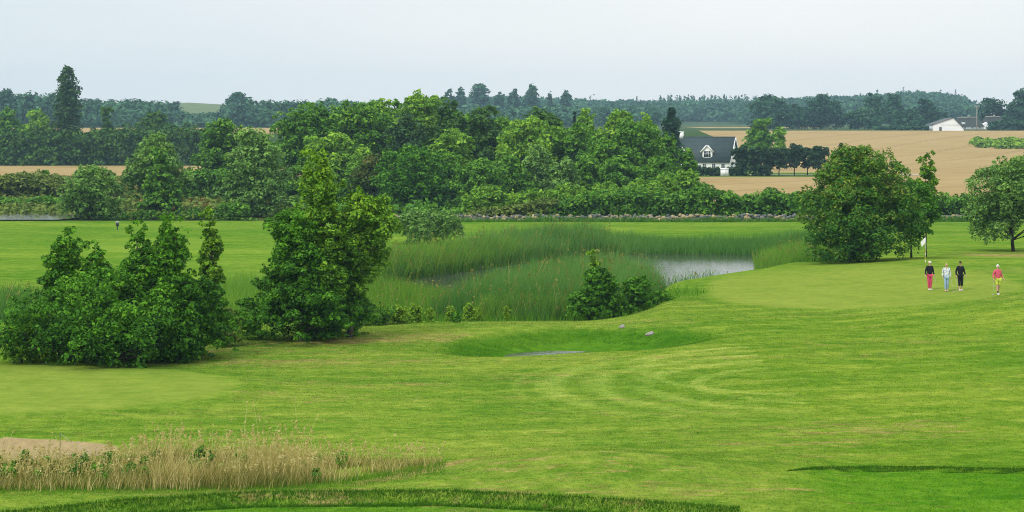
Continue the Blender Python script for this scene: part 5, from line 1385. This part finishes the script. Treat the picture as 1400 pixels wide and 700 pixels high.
def person(label, px, py, height, face, arms, legs, top, bottom, leg_end, hair, shoes, hat=None, extras=None, head_turn=0., socks=None):
    """arms: two (elbow, wrist) offsets; legs: two (knee, ankle) points; all for a 1.68 m figure facing -y"""
    Y = ground_hit(px, py, 100, 130); X = wx(px, Y)
    t = thing('person', label, 'person', (X, Y, h1(X, Y)), face)
    k = height / 1.68
    P, E_, Rd = [], [], []
    def v(p, r): P.append(tuple(c * k for c in p)); Rd.append(tuple(c * k for c in r) if isinstance(r, tuple) else r * k); return len(P) - 1
    def e(a, b): E_.append((a, b))
    ct, st = math.cos(head_turn), math.sin(head_turn)
    hd = lambda x, y, z: (x * ct - y * st, x * st + y * ct, z)
    pel = v((0, 0, .93), (.135, .105)); bel = v((0, -.005, 1.06), (.125, .10)); ch = v((0, 0, 1.26), (.15, .11)); nb = v((0, .01, 1.41), (.075, .07)); nk = v((0, 0, 1.475), .05)
    jaw = v(hd(0, -.018, 1.53), (.062, .068)); cr = v(hd(0, -.005, 1.61), (.074, .088)); tp = v(hd(0, 0, 1.665), (.045, .05))
    nose = v(hd(0, -.10, 1.575), .013)
    for a, b in ((pel, bel), (bel, ch), (ch, nb), (nb, nk), (nk, jaw), (jaw, cr), (cr, tp), (cr, nose)): e(a, b)
    arm_pts, hand_pts = [], []
    for s, (el, wr) in zip((-1, 1), arms):
        sh = v((s * .165, .005, 1.375), .055); elv = v(el, .042); wrv = v(wr, .029)
        d = np.array(wr) - np.array(el); d /= np.linalg.norm(d)
        pm = np.array(wr) + d * .075; pv = v(tuple(pm), (.036, .022))
        e(ch, sh); e(sh, elv); e(elv, wrv); e(wrv, pv)
        side = np.cross(d, [s, 0, 0]); side /= np.linalg.norm(side) + 1e-9
        for i, (of, ln) in enumerate(((-.027, .062), (-.009, .075), (.009, .070), (.026, .055))):
            f1 = v(tuple(pm + d * .035 + side * of), .010); f2 = v(tuple(pm + d * (.035 + ln * .6) + side * of + np.array([-s * .012, 0, 0])), .0085); f3 = v(tuple(pm + d * (.030 + ln * .85) + side * of + np.array([-s * .034, 0, 0])), .007)
            e(pv, f1); e(f1, f2); e(f2, f3)
        t1 = v(tuple(pm - d * .02 + side * -.045), .011); t2 = v(tuple(pm + d * .025 + side * -.058 + np.array([-s * .012, 0, 0])), .009); e(pv, t1); e(t1, t2)
        arm_pts.append(((s * .165, .005, 1.375), el, wr)); hand_pts.append(tuple(pm * k))
    leg_pts = []
    for s, (kn, an) in zip((-1, 1), legs):
        hp = (s * .085, 0, .87); h_ = v(hp, (.085, .09)); kv = v(kn, .055); ca = tuple(np.array(kn) * .62 + np.array(an) * .38 + np.array([0, .015, 0])); cv = v(ca, .052); av = v(an, .036)
        toe = (an[0] + s * .02, an[1] - .16, max(.03, an[2] - .06)); tv = v(toe, (.036, .026))
        e(pel, h_); e(h_, kv); e(kv, cv); e(cv, av); e(av, tv)
        leg_pts.append((hp, kn, ca, an, toe))
    obj('body', skin_mesh('body', P, E_, Rd, 0), SKIN, t)
    def garment(name, chain_lists, mat, root=0, parent=t):
        pp, ee, rr, ix = [], [], [], {}
        for chain in chain_lists:
            prev = None
            for p, r_ in chain:
                key = tuple(round(c, 4) for c in p)
                if key not in ix: ix[key] = len(pp); pp.append(tuple(c * k for c in p)); rr.append(tuple(c * k for c in r_) if isinstance(r_, tuple) else r_ * k)
                if prev is not None and prev != ix[key]: ee.append((prev, ix[key]))
                prev = ix[key]
        return obj(name, skin_mesh(name, pp, ee, rr, root), mat, parent)
    # upper garment with sleeves
    tor = [((0, 0, .86), (.165, .135)), ((0, -.005, 1.04), (.155, .125)), ((0, 0, 1.26), (.175, .132)), ((0, .01, 1.40), (.085, .08)), ((0, .005, 1.45), (.062, .06))]
    ch_ = tor[2]
    sl = []
    for sh, el, wr in arm_pts:
        sl.append([ch_, (sh, .073), (el, .058), (tuple(np.array(el) * .12 + np.array(wr) * .88), .044)])
    garment(top[0], [tor] + sl, top[1])
    lg = []
    hipc = ((0, 0, .92), (.155, .125))
    for hp, kn, ca, an, toe in leg_pts:
        if leg_end == 'ankle': lg.append([hipc, (hp, (.105, .108)), (kn, .078), (ca, .074), (tuple(np.array(an) + np.array([0, .005, .03])), .062)])
        elif leg_end == 'calf': lg.append([hipc, (hp, (.105, .108)), (kn, .078), (tuple(np.array(kn) * .45 + np.array(an) * .55), .068)])
        else: lg.append([hipc, (hp, (.11, .112)), (tuple(np.array(hp) * .06 + np.array(kn) * .94), .096)])
    garment(bottom[0], lg, bottom[1])
    for hp, kn, ca, an, toe in leg_pts:
        heel = (an[0], an[1] + .045, max(.035, an[2] - .05)); mid = (an[0] + (toe[0] - an[0]) * .5, an[1] - .07, max(.045, an[2] - .04))
        garment('shoe', [[(heel, (.044, .04)), (mid, (.048, .045)), (toe, (.046, .034))]], shoes)
        if socks: garment('sock', [[(tuple(np.array(an) + np.array([0, 0, .0])), .043), (tuple(np.array(an) * .72 + np.array(ca) * .28), .046), (tuple(np.array(an) * .4 + np.array(ca) * .6), .052)]], socks)
    hc = lambda x, y, z: tuple(c for c in hd(x, y, z))
    if hair: garment('hair', [[(hc(0, .035, 1.545), (.062, .055)), (hc(0, .026, 1.61), (.086, .082)), (hc(0, .010, 1.675), (.060, .066))]], hair)
    if hat:
        h_ = garment('cap', [[(hc(0, .0, 1.635), (.094, .102)), (hc(0, 0, 1.70), (.066, .075)), (hc(0, 0, 1.715), (.03, .03))]], hat)
        garment('peak', [[(hc(0, -.075, 1.635), (.060, .016)), (hc(0, -.155, 1.622), (.048, .012))]], hat, parent=h_)
    for s in (-1, 1):
        q = hd(s * .029, -.083, 1.588); m = MB().tube([(q[0] * k, q[1] * k, q[2] * k), (q[0] * k + .002, q[1] * k - .008, q[2] * k)], [.011, .006], 8); m.build('eye', M['dark_plastic'], t)
    q = hd(0, -.082, 1.532); MB().box((q[0] * k, q[1] * k, q[2] * k), (.040, .014, .009), head_turn).build('mouth', plain('lips', (.40, .14, .12), .5, .05, 9), t)
    return t, k, hand_pts, (X, Y)

STEEL = plain('club_steel', (.35, .36, .38), .3, .08, 9, .5)
def club(label, root, hand, tip, name='golf_club'):
    """a putter from hand to tip, both in the holder's own coordinates"""
    t, k, hands, xy = root
    rot = Matrix.Rotation(t.rotation_euler.z, 4, 'Z'); base = Vector(t.location)
    a = base + rot @ Vector(hand); b = base + rot @ Vector(tip)
    o = thing(name, label, 'golf club', tuple(a))
    d = b - a; gtop = -d * .16
    MB().tube([gtop, d * .08], [.015, .012], 8).build('grip', M['dark_plastic'], o, smooth=True)
    MB().tube([d * .08, d], [.0065, .005], 8).build('shaft', STEEL, o, smooth=True)
    hx = d + Vector((0, -.02, -.008)); m = MB().box(tuple(hx), (.10, .03, .028)); m.box(tuple(hx + Vector((0, .022, -.004))), (.06, .02, .018)); m.build('head', STEEL, o)

black = cloth('black_knit', (.012, .013, .016)); pink = cloth('pink_cloth', (.60, .07, .14)); coral = cloth('coral_pink_jacket', (.64, .10, .15))
lightblue = cloth('pale_blue_denim', (.30, .42, .54)); lime = cloth('lime_cotton', (.52, .58, .07)); shoe_w = cloth('white_leather', (.75, .75, .75), .04); cap_w = cloth('white_cotton', (.80, .80, .80), .03)
blonde = cloth('blonde_hair', (.50, .39, .22), .3, 40); grey_h = cloth('silver_hair', (.62, .58, .52), .2, 40); dark_h = cloth('dark_hair', (.02, .016, .014), .3, 40)
def patterned(name, a, b):
    m, nt, nodes, links = new_mat(name); o = nodes.new('ShaderNodeOutputMaterial'); p = nodes.new('ShaderNodeBsdfPrincipled'); tc = nodes.new('ShaderNodeTexCoord')
    f = noise(nodes, links, 16., 3, .5, tc.outputs['Object']); links.new(mixc(nodes, links, mrange(nodes, links, f, .46, .54), a, b), p.inputs['Base Color']); p.inputs['Roughness'].default_value = .85
    links.new(p.outputs[0], o.inputs[0]); return m
pale_pat = patterned('pale_patterned_knit', (.72, .74, .76), (.40, .44, .48))
down = lambda s: ((s * .225, .035, 1.12), (s * .245, -.03, .88))
stepL = (((-.09, -.09, .50), (-.075, -.15, .095)), ((.09, -.03, .49), (.085, .14, .12)))
stepR = (((-.09, -.03, .49), (-.085, .13, .12)), ((.09, -.09, .50), (.075, -.15, .095)))
close = (((-.07, -.03, .49), (-.05, .0, .085)), ((.07, -.04, .49), (.05, -.02, .085)))
g1 = person('woman in a black jacket, bright pink trousers and a white cap walking off the green', 1271, 396.5, 1.66, R(12), (((-.235, .05, 1.12), (-.25, .0, .88)), ((.235, .04, 1.12), (.26, -.06, .89))), close, ('jacket', black), ('trousers', pink), 'ankle', blonde, shoe_w, cap_w, head_turn=R(10))
g2 = person('blonde woman in a pale patterned jumper and light blue trousers on the green', 1294, 398.5, 1.62, R(-6), (down(-1), down(1)), (((-.075, -.05, .49), (-.055, -.05, .085)), ((.075, -.02, .49), (.06, .05, .09))), ('jumper', pale_pat), ('trousers', lightblue), 'ankle', blonde, cloth('beige_leather', (.55, .45, .36)), None)
g3 = person('dark capped woman in a black jumper and cropped black trousers on the green', 1313, 397.5, 1.67, R(10), (((-.24, .06, 1.12), (-.235, .03, .87)), ((.25, .04, 1.13), (.30, -.06, .90))), (((-.09, -.06, .49), (-.075, -.07, .09)), ((.09, -.03, .49), (.085, .04, .09))), ('jumper', black), ('trousers', black), 'calf', dark_h, shoe_w, cloth('black_cap', (.015, .015, .017)), head_turn=R(-35))
g4 = person('woman in a coral pink jacket and lime knee length shorts striding apart from the others', 1364, 403, 1.66, R(18), (((-.25, .07, 1.13), (-.28, -.05, .90)), ((.25, .06, 1.14), (.30, -.10, .94))), stepL, ('jacket', coral), ('shorts', lime), 'knee', grey_h, shoe_w, cap_w, socks=cloth('dark_socks', (.03, .03, .035)), head_turn=R(8))
for g, bx, lb in ((g3, (0, -.118, 1.02), 'grey'),):
    pass
club('putter held by the woman in the black jacket and pink trousers', g1, g1[2][1], (.34, -.30, .03))
club('putter in the hand of the woman in the pale patterned jumper', g2, g2[2][1], (.36, -.28, .03))
club('putter hanging at the side of the dark capped woman in black', g3, g3[2][0], (-.30, -.16, .03))
club('putter carried by the woman in the coral pink jacket', g4, g4[2][0], (-.52, -.34, .06))
HAZE = .00015
EXPO = 0.5
DEN = True
# ------------------------------------------------------------------ sky, sun, air
SUN_EL, SUN_AZ = 48.0, -140.0
w = bpy.data.worlds.new('World'); scene.world = w; w.use_nodes = True
nt = w.node_tree; nodes, links = nt.nodes, nt.links; nodes.clear()
wo = nodes.new('ShaderNodeOutputWorld'); bg = nodes.new('ShaderNodeBackground'); bg.inputs[1].default_value = .1
sk = nodes.new('ShaderNodeTexSky'); sk.sky_type = 'NISHITA'; sk.sun_disc = False
sk.sun_elevation = R(SUN_EL); sk.sun_rotation = R(SUN_AZ); sk.altitude = 30; sk.air_density = 1.0; sk.dust_density = 3.0; sk.ozone_density = 1.0
tc = nodes.new('ShaderNodeTexCoord'); sx = nodes.new('ShaderNodeSeparateXYZ'); links.new(tc.outputs['Generated'], sx.inputs[0])
# a closed veil of high cloud, brighter overhead than at the horizon
up = math_n(nodes, links, 'MAXIMUM', sx.outputs[2], 0.)
veil = mixc(nodes, links, up, (7.3, 7.18, 6.95), (12.6, 12.6, 12.6))
smp = nodes.new('ShaderNodeMapping'); smp.inputs['Scale'].default_value = (1.0, 1.0, 5.0); links.new(tc.outputs['Generated'], smp.inputs['Vector'])
n1 = mrange(nodes, links, noise(nodes, links, 2.2, 5, .55, smp.outputs[0]), .35, .65)
veil = mixc(nodes, links, math_n(nodes, links, 'MULTIPLY', n1, .30), veil, mixc(nodes, links, 1., veil, (.72, .82, .92), 'MULTIPLY'))
veil = mixc(nodes, links, mrange(nodes, links, math_n(nodes, links, 'SUBTRACT', sx.outputs[0], math_n(nodes, links, 'MULTIPLY', up, 1.6)), .02, -.36, 0., .85), veil, mixc(nodes, links, 1., veil, (.80, .87, .92), 'MULTIPLY'))
cc = mixc(nodes, links, .93, sk.outputs[0], veil)
links.new(cc, bg.inputs[0]); links.new(bg.outputs[0], wo.inputs[0])

sl = bpy.data.lights.new('sun', 'SUN'); sl.energy = 1.5; sl.angle = R(11); sl.color = (1., .95, .86)
so = bpy.data.objects.new('sun', sl); col.objects.link(so)
az, el = R(SUN_AZ), R(SUN_EL)
sv = Vector((math.sin(az) * math.cos(el), math.cos(az) * math.cos(el), math.sin(el)))
so.rotation_euler = sv.to_track_quat('Z', 'Y').to_euler(); so.location = sv * 200

if HAZE:
    m, nt, nodes, links = new_mat('hazy_air')
    o = nodes.new('ShaderNodeOutputMaterial'); v = nodes.new('ShaderNodeVolumePrincipled')
    v.inputs['Color'].default_value = (.52, .80, 1., 1); v.inputs['Density'].default_value = HAZE
    links.new(v.outputs[0], o.inputs['Volume'])
    hz = MB().box((0, 1600, 45), (3200, 3600, 100)).build('haze', m)
    kind(hz, 'stuff', 'thin summer haze in the air over the course and the far woods')

scene.view_settings.view_transform = 'Standard'
scene.view_settings.look = 'None'
scene.view_settings.exposure = EXPO
scene.view_settings.gamma = 1.0
scene.view_settings.use_curve_mapping = False
scene.render.engine = 'CYCLES'
scene.cycles.max_bounces = 5; scene.cycles.diffuse_bounces = 2; scene.cycles.glossy_bounces = 2
scene.cycles.transmission_bounces = 3; scene.cycles.volume_bounces = 0; scene.cycles.transparent_max_bounces = 8
scene.cycles.use_denoising = DEN; scene.cycles.denoiser = 'OPENIMAGEDENOISE'; scene.cycles.denoising_input_passes = 'RGB_ALBEDO_NORMAL'; scene.cycles.denoising_prefilter = 'NONE'
scene.cycles.sample_clamp_indirect = 4.0
scene.cycles.pixel_filter_type = 'BLACKMAN_HARRIS'; scene.cycles.filter_width = 1.0
